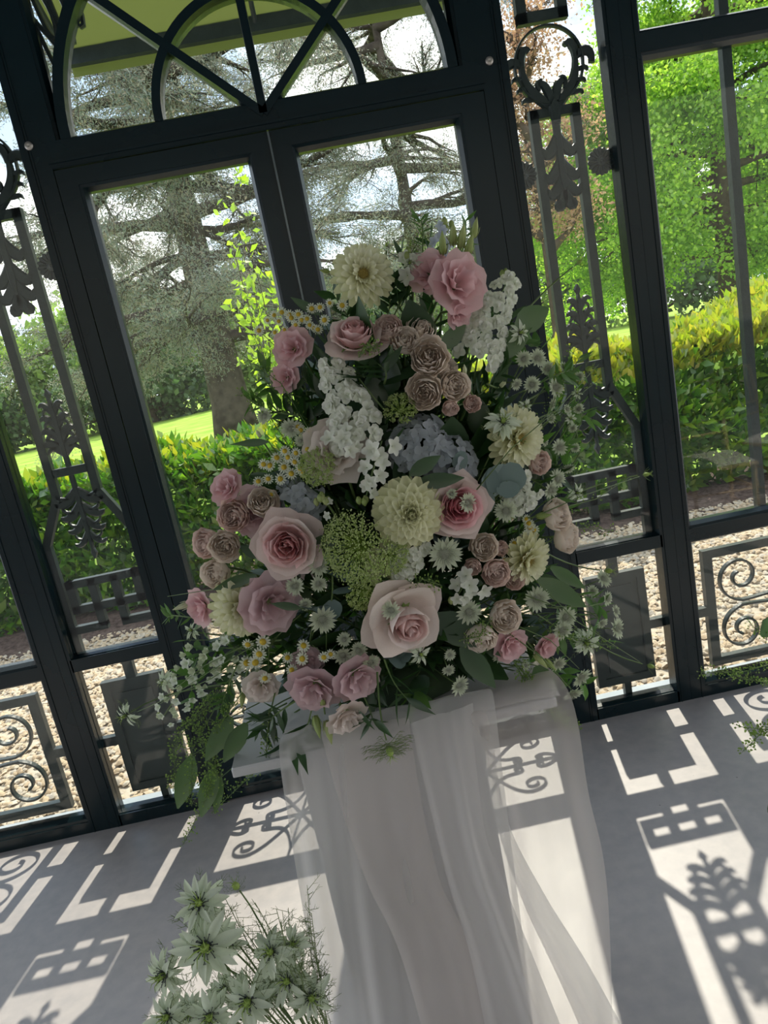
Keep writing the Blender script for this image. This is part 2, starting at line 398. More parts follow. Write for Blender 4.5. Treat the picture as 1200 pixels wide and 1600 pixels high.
# ---- side panels ------------------------------------------------------
def acanthus_up(b, z0, H, W, n=4, curl=1.0, y0=YB0, y1=YB0+0.014, inv=1):
    """stem with pairs of leaves that rise and curl over at the tips"""
    b.ribbon([(0, z0), (0, z0+inv*H*0.55), (0, z0+inv*H*0.8), (0, z0+inv*H)], [0.020, 0.022, 0.016, 0.003], y0-0.003, y1, 0.35)
    b.ribbon([(0, z0+inv*H*0.86), (0, z0+inv*H*0.93), (0, z0+inv*H*1.0)], [0.006, 0.026, 0.003], y0-0.002, y1, 0.3)
    for k in range(n):
        zz = z0+inv*H*(0.16+0.66*k/n); s = 1-0.12*k
        for sx in (-1, 1):
            P_ = bez((0, zz), (sx*W*0.25*s, zz+inv*H*0.10), (sx*W*0.7*s, zz+inv*H*0.22), (sx*W*s, zz+inv*H*(0.17-0.04*curl)), 10)
            b.ribbon(P_, leafw(10, 0.040*s, 0.12, 0.5), y0, y1, 0.35)
            b.ribbon(bez((sx*W*0.35*s, zz+inv*H*0.10), (sx*W*0.6*s, zz+inv*H*0.10), (sx*W*0.8*s, zz+inv*H*0.09), (sx*W*0.85*s, zz+inv*H*0.03), 6), leafw(6, 0.018*s, 0.1, 0.5), y0, y1, 0.35)

def tx(b, cx):
    b.v = [(x+cx, y, z) for x, y, z in b.v]; return b

def side_window(name, label, x0, x1, mx0, mx1, cx, jx):
    w = empty(name, (0, 0, 0), label, kind='structure')
    b = MB(); b.box(mx0, mx1, YI, YO, 0, 3.1); b.box(jx-0.0035, jx+0.0035, YI-0.001, YI+0.0004, 0, 3.1)
    for xx in (mx0+0.014, mx1-0.014): b.box(xx-0.0015, xx+0.0015, YI-0.003, YI, 0, 3.1)
    b.build('mullion', M['frame'], w)
    b = MB(); b.box(x0, x1, YI, YO, 0, 0.045); b.box(x0, x1, YI, YO, 0.627, 0.673); b.box(x0, x1, YI, YO, 2.96, 3.1)
    bead(b, x0, x1, 0.045, 0.627, 0.006); bead(b, x0, x1, 0.673, 2.96, 0.006)
    b.build('rail', M['frame'], w)
    pane('pane', x0, x1, 0.045, 0.627, w); pane('pane', x0, x1, 0.673, 2.96, w)
    yb0, yb1 = YB0, YB1
    hb = 0.028
    def bar(pts, nm='iron_bar', wd=hb):
        b = MB(); b.ribbon(pts, wd, yb0, yb1, 0.0); return tx(b, cx).build(nm, M['iron'], w)
    # tall bars with their splayed feet
    for s in (-1, 1):
        bar([(s*0.07, 2.154), (s*0.07, 1.235), (s*0.152, 1.075), (s*0.152, 0.67)])
    bar([(-0.084, 2.14), (0.084, 2.14)]); bar([(-0.06, 1.315), (0.06, 1.315)])
    # upper rectangle above the ring
    for s in (-1, 1): bar([(s*0.066, 2.405), (s*0.066, 2.95)], wd=0.032)
    bar([(-0.082, 2.42), (0.082, 2.42)], wd=0.032)
    b = MB(); b.ribbon(arc(0, 2.278, 0.112, 0, 360, 40), 0.0075, yb0-0.006, yb0+0.012, 0.2); tx(b, cx).build('iron_ring', M['iron'], w)
    # acanthus spray inside the ring
    for s in (-1, 1):
        b = MB()
        P_ = bez((0, 2.13), (s*0.035, 2.20), (s*0.095, 2.20), (s*0.088, 2.30), 12)
        b.ribbon(P_, leafw(12, 0.04, 0.3, 0.55), yb0-0.002, yb0+0.02, 0.35)
        b.ribbon(bez((s*0.088, 2.285), (s*0.092, 2.325), (s*0.07, 2.345), (s*0.058, 2.325), 8), leafw(8, 0.034, 0.5, 0.6), yb0-0.004, yb0+0.014, 0.35)
        b.ribbon(bez((s*0.092, 2.29), (s*0.12, 2.315), (s*0.15, 2.30), (s*0.14, 2.262), 8), leafw(8, 0.038, 0.6, 0.5), yb0-0.004, yb0+0.014, 0.35)
        for q in range(3):
            zz = 2.185+q*0.033; xx = 0.062+q*0.012
            b.ribbon(bez((s*xx, zz), (s*(xx+0.02), zz), (s*(xx+0.035), zz+0.012), (s*(xx+0.04), zz-0.008), 5), leafw(5, 0.018, 0.2, 0.6), yb0, yb0+0.014, 0.3)
        b.ribbon(bez((0, 2.14), (s*0.012, 2.20), (s*0.02, 2.235), (s*0.045, 2.225), 9), leafw(9, 0.034, 0.3, 0.7), yb0-0.006, yb0+0.012, 0.35)
        b.ribbon(bez((s*0.03, 2.235), (s*0.045, 2.24), (s*0.052, 2.22), (s*0.04, 2.205), 6), leafw(6, 0.02, 0.3, 0.7), yb0-0.006, yb0+0.012, 0.35)
        tx(b, cx).build('acanthus_leaf', M['iron'], w)
    b = MB(); b.ribbon([(0, 2.10), (0, 2.155), (0, 2.175)], [0.03, 0.045, 0.01], yb0-0.01, yb0+0.01, 0.3)
    tx(b, cx).build('leaf_boss', M['iron'], w)
    # hanging acanthus under the cap bar
    b = MB(); b.ribbon([(0, 2.128), (0, 2.05), (0, 1.95), (0, 1.90)], [0.03, 0.026, 0.03, 0.012], yb0-0.004, yb0+0.014, 0.35)
    for k, (zz, W_) in enumerate(((2.07, 0.055), (1.995, 0.058), (1.945, 0.056), (1.905, 0.03))):
        for s in (-1, 1):
            b.ribbon(bez((0, zz), (s*W_*0.5, zz-0.06), (s*W_*0.9, zz-0.07), (s*W_, zz-0.035), 9), leafw(9, 0.042, 0.15, 0.6), yb0, yb0+0.014, 0.35)
    b.ribbon([(0, 1.905), (0, 1.88), (0, 1.852)], [0.008, 0.026, 0.003], yb0, yb0+0.014, 0.3)
    tx(b, cx).build('acanthus_leaf', M['iron'], w)
    # rosettes between bars and frame
    for s in (-1, 1):
        b = MB(); rx, rz, R_ = s*0.131, 1.965, 0.044
        n = 16
        for k in range(n):
            a = 2*PI*k/n; p = [(rx+math.cos(a)*r_, rz+math.sin(a)*r_) for r_ in (0.010, 0.024, 0.038, R_)]
            b.ribbon(p, [0.004, 0.010, 0.0175, 0.008], yb0-0.004, yb0+0.006, 0.5)
        b.lathe([(0.036, 0.0), (0.036, 0.004), (0.002, 0.006)], 16, (rx, yb0+0.006, rz), Matrix.Rotation(PI/2, 3, 'X'))
        b.lathe([(0.014, 0.0), (0.015, 0.008), (0.007, 0.011), (0.006, 0.016), (0.001, 0.019)], 12, (rx, yb0, rz), Matrix.Rotation(PI/2, 3, 'X'))
        tx(b, cx).build('rosette', M['iron'], w)
    # palmette above the cross bar and its mirror below
    b = MB(); acanthus_up(b, 1.33, 0.265, 0.062, 4, y0=yb0, y1=yb0+0.014); tx(b, cx).build('palmette', M['iron'], w)
    b = MB(); acanthus_up(b, 1.30, 0.30, 0.085, 4, y0=yb0, y1=yb0+0.014, inv=-1); tx(b, cx).build('palmette', M['iron'], w)
    # fret (meander) block
    b = MB()
    for pts in ([(-0.13, 0.922), (0.13, 0.922)], [(-0.13, 0.829), (0.13, 0.829)]): b.ribbon(pts, 0.028, yb0, yb1, 0)
    for s in (-1, 1):
        b.ribbon([(s*0.116, 0.936), (s*0.116, 0.815)], 0.028, yb0, yb1, 0)
        b.ribbon([(s*0.04, 0.93), (s*0.04, 0.755)], 0.028, yb0, yb1, 0)
        b.ribbon([(s*0.026, 0.755), (s*0.166, 0.755)], 0.028, yb0, yb1, 0)
    tx(b, cx).build('fret_block', M['iron'], w)
    # lower plate with raised rim and stubs
    b = MB(); b.box(-0.114, 0.114, yb0+0.006, yb1, 0.093, 0.541)
    for a in (-0.114, 0.084): b.box(a, a+0.03, yb0-0.002, yb0+0.006, 0.093, 0.541)
    for a in (0.093, 0.511): b.box(-0.084, 0.084, yb0-0.002, yb0+0.006, a, a+0.03)
    b.box(-0.062, 0.062, yb0+0.002, yb0+0.006, 0.145, 0.49)
    tx(b, cx).build('infill_plate', M['plate'], w)
    b = MB(); b.box(-0.018, 0.018, yb0, yb1, 0.541, 0.63); b.box(-0.013, 0.013, yb0, yb1, 0.0, 0.093)
    for s in (-1, 1): b.box(min(s*0.114, s*0.175), max(s*0.114, s*0.175), yb0, yb1, 0.292, 0.327)
    tx(b, cx).build('plate_stub', M['iron'], w)
    return w

side_window('window_1', 'narrow ironwork side light right of the door', 0.738, 1.062, 1.055, 1.165, 0.892, 1.112)
side_window('window_2', 'narrow ironwork side light left of the door', -1.093, -0.774, -1.205, -1.088, -0.928, -1.138)

def bay(name, label, x0, x1, sgn):
    """wide neighbouring bay; sgn = +1 to the right of the door"""
    w = empty(name, (0, 0, 0), label, kind='structure')
    a, c = (x0, x1) if x0 < x1 else (x1, x0)
    b = MB(); b.box(a, c, YI, YO, 0, 0.045); b.box(a, c, YI, YO, 0.627, 0.673); b.box(a, c, YI, YO, 2.245, 2.30); b.box(a, c, YI, YO, 2.96, 3.1)
    for z0, z1 in ((0.045, 0.627), (0.673, 2.245), (2.30, 2.96)): bead(b, a, c, z0, z1)
    b.build('rail', M['frame'], w)
    e = x1+sgn*0.12; b = MB(); b.box(min(x1, e), max(x1, e), YI, YO, 0, 3.1); b.build('mullion', M['frame'], w)
    for z0, z1 in ((0.045, 0.627), (0.673, 2.245), (2.30, 2.96)): pane('pane', a, c, z0, z1, w)
    for dx in (0.315, abs(x1-x0)-0.315):
        x = x0+sgn*dx; b = MB(); b.box(x-0.016, x+0.016, YB0, YB1, 0.6, 3.0); b.build('iron_bar', M['iron'], w)
    # scroll frame
    fx0, fx1 = x0+sgn*0.07, x1-sgn*0.07; l, r = min(fx0, fx1), max(fx0, fx1)
    b = MB(); b.box(l, r, YB0, YB1, 0.52, 0.553); b.box(l, r, YB0, YB1, 0.08, 0.113)
    b.box(l, l+0.036, YB0, YB1, 0.113, 0.52); b.box(r-0.036, r, YB0, YB1, 0.113, 0.52)
    b.box(min(x0, fx0), max(x0, fx0), YB0, YB1, 0.292, 0.327); b.box(min(x1, fx1), max(x1, fx1), YB0, YB1, 0.292, 0.327)
    b.build('scroll_frame', M['iron'], w)
    z_c = 0.3165; mid = (l+r)/2
    for sx in (-1, 1):
        for sz in (-1, 1):
            b = MB()
            ex, ez = (r if sx > 0 else l)-sx*(0.036+0.105), z_c+sz*0.108
            S_ = spiral(0, 0, 0.098, 0.020, -90, 430, 52)
            pts = [(ex+sx*x, ez+sz*z) for x, z in S_]
            P_ = bez((mid, z_c+sz*0.012), (mid+(ex-mid)*0.35, z_c+sz*0.05), (mid+(ex-mid)*0.7, z_c+sz*0.008), (ex, ez-sz*0.098), 12)
            b.ribbon(P_+pts[1:], 0.008, YB0, YB0+0.018, 0); b.build('iron_scroll', M['iron'], w)
            b = MB()
            S_ = spiral(mid+sx*0.09, z_c+sz*0.13, 0.07, 0.014, -90 if sx*sz > 0 else -90, 400, 40)
            pts = [(mid+sx*0.085+sx*(x-mid-sx*0.09), z_c+sz*0.125+sz*(z-z_c-sz*0.13)) for x, z in S_]
            b.ribbon([(mid, z_c)]+pts, 0.008, YB0, YB0+0.018, 0); b.build('iron_scroll', M['iron'], w)
    return w

bay('window_3', 'wide glazed bay with scroll frame at the right edge', 1.165, 2.36, 1)
bay('window_4', 'wide glazed bay with scroll frame at the left edge', -1.205, -2.40, -1)

# ---- outer sill strip seen through the lowest panes
b = MB(); b.box(-4.5, 4.5, WALL+0.07, WALL+0.12, -0.12, 0.035)
tag(b.build('trim_1', M['sill']), 'pale painted sill strip outside the glazed wall', kind='structure')
# fanlight spandrel ironwork outside the arch
for sx, nm in ((-1, 'left'), (1, 'right')):
    b = MB(); cx = XC
    for k, (x_, z_, L_) in enumerate(((0.60, 2.80, 0.20), (0.555, 2.83, 0.25), (0.515, 2.80, 0.18), (0.60, 2.66, 0.17))):
        P_ = bez((x_+0.02, z_), (x_-0.01, z_-0.06), (x_-0.05, z_-L_*0.6), (x_-0.035, z_-L_), 8)
        Q_ = bez((x_-0.035, z_-L_), (x_-0.01, z_-L_-0.02), (x_+0.0, z_-L_*0.6), (x_+0.02, z_-0.02), 8)
        b.ribbon([(cx+sx*x, z) for x, z in P_+Q_[1:]], 0.014, YB0, YB0+0.02, 0.3)
    P_ = bez((0.70, 2.72), (0.62, 2.70), (0.60, 2.60), (0.66, 2.56), 10)+spiral(0.66, 2.60, 0.04, 0.012, -90, 250, 20)[1:]
    b.ribbon([(cx+sx*x, z) for x, z in P_], 0.008, YB0, YB0+0.016, 0)
    b.ribbon([(cx+sx*x, z) for x, z in bez((0.56, 2.9), (0.60, 2.8), (0.66, 2.76), (0.70, 2.74), 8)], 0.03, YB0, YB0+0.02, 0.3)
    b.build('spandrel_scroll', M['iron'], door)
# ================================================================== OUTDOORS
GZ = -0.03
# lawn: one big ground plane, gently rolling beyond the hedge
def lawn_fn(u, v):
    x = -70+140*u; y = 4.2+ (v**2.2)*140
    return (x, y, GZ-0.03+0.25*math.sin(x*0.07+1)*min(1, (y-4.2)/25))
b = MB(); b.grid(lawn_fn, 40, 40)
M['lawn'] = principled('sunlit_lawn', (0.22, 0.38, 0.04), (0.38, 0.52, 0.09), rough=0.9, scale=0.9, bump=0.6, bscale=25, spec=0.1)
tag(b.build('ground', M['lawn'], smooth=True), 'sunlit green lawn beyond the hedges', kind='structure')
b = MB(); b.box(-6, 6, WALL+0.12, 4.85, -0.2, GZ-0.012)
tag(b.build('trim_2', principled('gravel_bed', (0.50, 0.43, 0.33), (0.62, 0.55, 0.44), rough=0.95, scale=40, spec=0.1)), 'gravel path base outside the glass', kind='structure')

def pebbles():
    base = np.array([(1, 0, 0), (0, 1, 0), (-1, 0, 0), (0, -1, 0), (0, 0, 1), (0, 0, -1)], float)
    base = np.vstack([np.array([(math.cos(a), math.sin(a), -0.15) for a in np.linspace(0, 2*PI, 6)[:-1]]), np.array([(0.45*math.cos(a+.6), 0.45*math.sin(a+.6), 0.75) for a in np.linspace(0, 2*PI, 4)[:-1]])])
    tr = []
    # ring of 5 (0-4), top of 3 (5-7)
    tr = [(0, 1, 5), (1, 6, 5), (1, 2, 6), (2, 3, 6), (3, 7, 6), (3, 4, 7), (4, 0, 7), (0, 5, 7), (5, 6, 7)]
    n1 = 30000
    x = rng.uniform(-4.2, 4.2, n1); y = WALL+0.125+(4.80-WALL-0.125)*rng.random(n1)
    keep = (np.abs(x) < 0.55*y+0.35); x, y = x[keep], y[keep]; n = len(x)
    V = np.empty((n, 8, 3)); r = rng.uniform(0.009, 0.019, n)
    rnd = 1+0.25*rng.standard_normal((n, 8, 3)).clip(-1, 1)
    P_ = base[None]*rnd; P_[:, :, 0] *= rng.uniform(0.9, 1.5, n)[:, None]; P_[:, :, 2] *= rng.uniform(0.5, 0.9, n)[:, None]
    # tilt and spin
    a = rng.uniform(0, 2*PI, n)[:, None]; t = rng.normal(0, 0.35, n)[:, None]
    X = P_[:, :, 0]*np.cos(t)-P_[:, :, 2]*np.sin(t); Z = P_[:, :, 0]*np.sin(t)+P_[:, :, 2]*np.cos(t); Yy = P_[:, :, 1]
    V[:, :, 0] = (X*np.cos(a)-Yy*np.sin(a))*r[:, None]+x[:, None]; V[:, :, 1] = (X*np.sin(a)+Yy*np.cos(a))*r[:, None]+y[:, None]
    V[:, :, 2] = Z*r[:, None]+GZ-0.004+rng.uniform(-0.004, 0.008, n)[:, None]
    me = bpy.data.meshes.new('gravel')
    F = (np.array(tr)[None]+(np.arange(n)*8)[:, None, None]).reshape(-1)
    me.vertices.add(n*8); me.vertices.foreach_set('co', V.astype(np.float32).ravel())
    me.loops.add(len(F)); me.loops.foreach_set('vertex_index', F.astype(np.int32))
    me.polygons.add(len(F)//3); me.polygons.foreach_set('loop_start', np.arange(0, len(F), 3, dtype=np.int32))
    mt, nt, o = new_mat('limestone_gravel')
    b = nt.nodes.new('ShaderNodeBsdfPrincipled'); b.inputs['Roughness'].default_value = 0.85; b.inputs['Specular IOR Level'].default_value = 0.2; nt.links.new(b.outputs[0], o.inputs[0])
    g = nt.nodes.new('ShaderNodeNewGeometry'); rr = nt.nodes.new('ShaderNodeValToRGB'); e = rr.color_ramp.elements
    e[0].color = (0.46, 0.35, 0.24, 1); e[1].color = (0.74, 0.64, 0.50, 1)
    for p_, c_ in ((0.3, (0.60, 0.47, 0.31)), (0.6, (0.66, 0.55, 0.40)), (0.85, (0.50, 0.45, 0.38))):
        q = e.new(p_); q.color = (*c_, 1)
    nt.links.new(g.outputs['Random Per Island'], rr.inputs[0]); nt.links.new(rr.outputs[0], b.inputs['Base Color'])
    me.materials.append(mt); me.update(calc_edges=True)
    tag(link('gravel', me), 'pale limestone gravel strip outside the glass', 'gravel', kind='stuff')
pebbles()

# soil bed with bark chips
def mound(u, v):
    x = -6+12*u; y = 4.72+1.3*v
    return (x, y, GZ-0.01+0.05*math.sin(PI*min(1, v*1.5))+0.01*math.sin(x*9+y*5))
b = MB(); b.grid(mound, 60, 8)
tag(b.build('soil_bed', principled('damp_soil', (0.06, 0.04, 0.035), (0.14, 0.10, 0.085), rough=0.95, scale=30, bump=1.0, bscale=60, spec=0.15), smooth=True), 'dark mulched soil bed under the hedges', 'soil', kind='stuff')

def leaf_cloud(pos, size, nrm=None, aspect=0.45, spread=1.0, fold=0.18, nvar=0.35):
    """pos (n,3) -> n folded leaf quads (4 verts: base, side, tip, side) as vertex array"""
    n = len(pos); s = size*(1+nvar*rng.uniform(-1, 1, n))
    d = rng.standard_normal((n, 3)); d /= np.linalg.norm(d, axis=1)[:, None]
    if nrm is not None: d = d*spread+nrm; d /= np.linalg.norm(d, axis=1)[:, None]
    w = np.cross(d, rng.standard_normal((n, 3))); w /= np.linalg.norm(w, axis=1)[:, None]
    k = np.cross(d, w)
    V = np.empty((n, 4, 3)); S = s[:, None]
    V[:, 0] = pos; V[:, 1] = pos+d*S*0.5+w*S*aspect*0.5+k*S*fold*0.5; V[:, 2] = pos+d*S; V[:, 3] = pos+d*S*0.5-w*S*aspect*0.5+k*S*fold*0.5
    return V.reshape(-1, 3)

# ---- hedges (cherry laurel) ------------------------------------------
M['laurel'] = leafy('laurel_leaf', [(0.05, 0.15, 0.015), (0.09, 0.23, 0.02), (0.14, 0.30, 0.02), (0.26, 0.42, 0.03)], 0.4, (1.5, 1.7, 0.8), rough=0.35, gloss=0.09)
M['laurel_tip'] = leafy('laurel_young_leaf', [(0.30, 0.42, 0.02), (0.45, 0.52, 0.03), (0.55, 0.48, 0.04), (0.25, 0.40, 0.03)], 0.5, (1.3, 1.4, 0.8), rough=0.35, gloss=0.08)
M['wood'] = principled('bark', (0.07, 0.05, 0.035), (0.13, 0.10, 0.075), rough=0.9, scale=6, bump=0.6, bscale=20, spec=0.1)
def leaf_proto(L=0.11, W=0.042, nm='leaf', mat=None):
    b = MB(); vs = []; k = 5
    prof = [0.08, 0.7, 1.0, 0.72, 0.05]
    for i in range(k):
        t = i/(k-1); w = W*0.5*prof[i]; z = L*t; dy = -0.012*math.sin(t*PI)-0.02*t*t*L/0.11
        vs += [(-w, dy+w*0.35, z), (0, dy, z), (w, dy+w*0.35, z)]
    fs = []
    for i in range(k-1):
        fs += [(i*3, i*3+1, i*3+4, i*3+3), (i*3+1, i*3+2, i*3+5, i*3+4)]
    b.add(vs, fs); return b.mesh(nm, mat)
LEAF_M = leaf_proto(mat=M['laurel']); LEAF_T = leaf_proto(L=0.10, W=0.036, mat=M['laurel_tip'])
def hedge(x0, x1, y0, y1, top, label, tipfrac, n=24000, nl=200, size=0.105):
    h = empty('laurel_hedge', ((x0+x1)/2, (y0+y1)/2, GZ), label, 'hedge')
    ox, oy, oz = (x0+x1)/2, (y0+y1)/2, GZ
    def surf(n):
        x = rng.uniform(x0, x1, n); u = rng.random(n)
        face = rng.random(n)
        hh = top(x)
        z = np.where(face < 0.6, hh*rng.random(n)**0.8, hh*(1-0.12*rng.random(n)))
        y = np.where(face < 0.6, y0+0.25*rng.random(n)**2+0.10*np.sin(x*5+z*7), rng.uniform(y0, y1, n))
        z = z+np.where(face >= 0.6, 0.05*np.sin(x*7)+0.05*np.sin(y*6+x*2), 0)
        return np.stack([x-ox, y-oy, z], 1), hh
    p, hh = surf(n); tip = (p[:, 2] > hh*0.80) & (rng.random(n) < tipfrac)
    nr = np.zeros_like(p); nr[:, 1] = -0.5; nr[:, 2] = 0.55
    link('foliage', np_mesh('foliage', leaf_cloud(p[~tip], size, nr[~tip]), 4, M['laurel']), h)['kind'] = 'stuff'
    pt = p[tip]; pt[:, 2] += 0.04
    if len(pt):
        nr2 = np.zeros_like(pt); nr2[:, 2] = 1.3; nr2[:, 1] = -0.2
        link('young_foliage', np_mesh('young_foliage', leaf_cloud(pt, size*0.95, nr2), 4, M['laurel_tip']), h)['kind'] = 'stuff'
    b = MB()
    for k in range(int((x1-x0)/0.4)):
        sx = x0+0.2+0.4*k-ox; b.tube([(sx, 0, 0), (sx+random.uniform(-.1, .1), random.uniform(-.1, .1), 0.5), (sx+random.uniform(-.2, .2), -0.1, 0.95)], [0.025, 0.018, 0.008], 5)
    b.build('stems', M['wood'], h)['kind'] = 'stuff'
    q, hq = surf(nl)
    for i in range(nl):
        z = q[i, 2]; t = z > hq[i]*0.8 and random.random() < tipfrac
        if abs(q[i, 0]+ox) > 3.6: continue
        link('leaf', LEAF_T if t else LEAF_M, h, (q[i, 0], q[i, 1]-0.06, z+0.02), (random.uniform(-0.3, 1.3), random.uniform(-.7, .7), random.uniform(-1.2, 1.2)), random.uniform(0.8, 1.25))
    return h
hedge(-6.0, 0.2, 5.25, 6.35, lambda x: 1.04+0.03*np.sin(x*3), 'dark glossy laurel hedge left of the flowers', 0.13, 30000)
hedge(0.25, 6.0, 5.15, 6.4, lambda x: 1.16+0.03*np.sin(x*4)+np.clip(x-2.9, 0, 2)*0.16, 'laurel hedge with yellow young tips at the right', 0.92, 32000)

# ---- trees -----------------------------------------------------------
def grow(b, p0, d0, L, r, depth, ends, droop=0.0, spread=0.6, kids=(3, 5), seg=6, lr=0.6, flat=False):
    """recursive branches into MB b; collects (pos, dir) along the outer wood in ends"""
    p = Vector(p0); d = Vector(d0).normalized(); pts = [p.copy()]; rad = [r]
    for i in range(seg):
        d = (d+Vector((random.gauss(0, .12), random.gauss(0, .12), random.gauss(0, .08)-droop))).normalized()
        p = p+d*L/seg; pts.append(p.copy()); rad.append(max(r*(1-0.8*(i+1)/seg), 0.004))
    b.tube(pts, rad, 5 if depth > 0 else 3, cap=False)
    if depth <= 1:
        for q in pts[1:]: ends.append((q.copy(), d.copy()))
    if depth == 0: return
    for k in range(random.randint(*kids)):
        i = random.randint(1, seg); q = pts[i]
        nd = (d+Vector((random.gauss(0, spread), random.gauss(0, spread), random.gauss(0, spread*(0.35 if flat else 0.8))))).normalized()
        grow(b, q, nd, L*lr*random.uniform(.7, 1.15), max(rad[i]*0.6, 0.006), depth-1, ends, droop, spread, kids, seg, lr, flat)

def tree(name, loc, label, H, tr, trunk_mat, branches, leafmat, nleaf, lsize, lspread, aspect=0.45, group=None, nper=4, jitter=0.25, lean=(0, 0)):
    t = empty(name, loc, label, 'tree', group)
    b = MB(); ends = []
    pts = [(lean[0]*(i/8)**2*H, lean[1]*(i/8)**2*H, H*i/8) for i in range(9)]
    b.tube(pts, [tr*(1.35 if i == 0 else 1-0.1*i) for i in range(9)], 10)
    branches(b, ends, pts)
    b.build('trunk', trunk_mat, t, smooth=True)
    E_ = np.array([tuple(e[0]) for e in ends]); D_ = np.array([tuple(e[1]) for e in ends])
    idx = rng.integers(0, len(E_), nleaf)
    pos = E_[idx]+rng.normal(0, jitter, (nleaf, 3))*np.array([1, 1, 0.8])
    link('foliage', np_mesh('foliage', leaf_cloud(pos, lsize, D_[idx], aspect, lspread), 4, leafmat), t)['kind'] = 'stuff'
    return t

M['cedar_wood'] = principled('grey_cedar_bark', (0.05, 0.04, 0.032), (0.11, 0.09, 0.072), rough=0.95, scale=5, bump=0.8, bscale=14, spec=0.1)
M['cedar'] = leafy('cedar_needles', [(0.16, 0.20, 0.17), (0.25, 0.30, 0.26), (0.34, 0.36, 0.30), (0.34, 0.27, 0.19), (0.42, 0.44, 0.40)], 0.4, (1.1, 1.15, 1.0), gloss=0.03)
def cedar_br(n, zlo, zhi, L0):
    def f(b, ends, pts):
        for k in range(n):
            z = zlo+(zhi-zlo)*(k+random.random()*0.6)/n; a = k*2.4+random.uniform(-.4, .4)
            L = L0*(1-0.55*(z-zlo)/(zhi-zlo+3))
            grow(b, (0, 0, z), (math.cos(a), math.sin(a), 0.10), L, 0.13, 3, ends, droop=0.03, spread=0.55, kids=(4, 6), seg=6, lr=0.5, flat=True)
    return f
random.seed(11)
tree('cedar_tree', (-1.9, 13.5, GZ), 'large grey-green cedar with thick trunk beyond the left door leaf', 9.2, 0.40, M['cedar_wood'], cedar_br(34, 2.3, 8.0, 3.3), M['cedar'], 210000, 0.062, 1.2, aspect=0.24, jitter=0.11)
random.seed(5)
tree('cedar_tree', (2.6, 17.5, GZ), 'second cedar with thin bare branches behind the right door leaf', 11, 0.22, M['cedar_wood'], cedar_br(24, 3.2, 10, 3.4), M['cedar'], 80000, 0.07, 1.2, aspect=0.24, jitter=0.14)

M['maple'] = leafy('maple_leaf', [(0.16, 0.30, 0.04), (0.26, 0.44, 0.06), (0.36, 0.54, 0.08), (0.60, 0.72, 0.16)], 0.62, (1.5, 1.6, 0.9), gloss=0.05)
def broad_br(n, zlo, zhi, L0, up=0.5, droop=0.0):
    def f(b, ends, pts):
        for k in range(n):
            z = zlo+(zhi-zlo)*k/n; a = k*2.4+random.uniform(-.5, .5)
            grow(b, (0, 0, z), (math.cos(a), math.sin(a), up), L0*random.uniform(.8, 1.1)*(1-0.35*k/n), 0.10, 3, ends, droop=droop, spread=0.6, kids=(3, 5), seg=5, lr=0.6)
    return f
random.seed(21)
tree('maple_tree', (9.0, 15.5, GZ), 'tall bright green broadleaf tree filling the right panes', 9, 0.24, M['wood'], broad_br(34, 2.0, 8.2, 2.7, 0.15, 0.03), M['maple'], 230000, 0.08, 1.3, aspect=0.75, jitter=0.20)

M['bronze'] = leafy('bronze_leaf', [(0.34, 0.20, 0.14), (0.46, 0.30, 0.20), (0.56, 0.40, 0.26)], 0.5, (1.3, 1.2, 1.0), gloss=0.03)
random.seed(31)
tree('bronze_tree', (4.1, 12.5, GZ), 'thin tree with bronze pink leaves behind the right side light', 6.8, 0.10, M['wood'], broad_br(14, 2.6, 6.4, 0.8, 0.5, 0.0), M['bronze'], 9000, 0.07, 1.5, aspect=0.5, jitter=0.22)
M['far'] = leafy('distant_leaf', [(0.18, 0.30, 0.07), (0.28, 0.42, 0.10), (0.38, 0.50, 0.15)], 0.45, (1.3, 1.35, 0.9), gloss=0.03)
M['far_dark'] = leafy('distant_dark_leaf', [(0.06, 0.12, 0.05), (0.10, 0.17, 0.07), (0.15, 0.22, 0.10)], 0.4, (1.2, 1.3, 1.0), gloss=0.03)
far = [(-30, 50, 10, 5.0, 0), (-23, 44, 9, 4.4, 1), (-17, 48, 8, 4.2, 0), (-11.5, 46, 7.5, 4.0, 1), (-6, 52, 9, 4.8, 0), (1, 50, 8, 4.6, 1), (8, 54, 9, 4.8, 0), (15, 50, 9, 4.6, 0), (22, 46, 10, 5.2, 1), (30, 44, 11, 5.5, 0), (38, 48, 11, 5.5, 1), (-38, 46, 11, 5.5, 1)]
lab = ['distant pale green tree, leftmost of the far tree line', 'distant dark tree seen above the lawn at far left', 'distant pale tree left of the cedar trunk', 'distant dark tree just left of the cedar trunk', 'distant pale tree behind the cedar trunk', 'distant dark tree behind the top of the flowers', 'distant pale tree behind the right door post', 'distant light tree behind the right side light', 'distant dark tree beyond the maple trunk', 'distant pale tree right of the maple trunk', 'distant dark tree at the far right end of the tree line', 'distant dark tree at the far left end of the tree line']
for k, (x, y, H, L, dk) in enumerate(far):
    random.seed(60+k)
    tree('distant_tree', (x, y, GZ-0.2), lab[k], H, 0.3, M['wood'], broad_br(12, 0.8, H*0.9, L*0.8, 0.3, 0.02), M['far_dark' if dk else 'far'], 11000, 0.42, 1.6, aspect=0.7, group='trees along the far edge of the lawn', jitter=0.6)

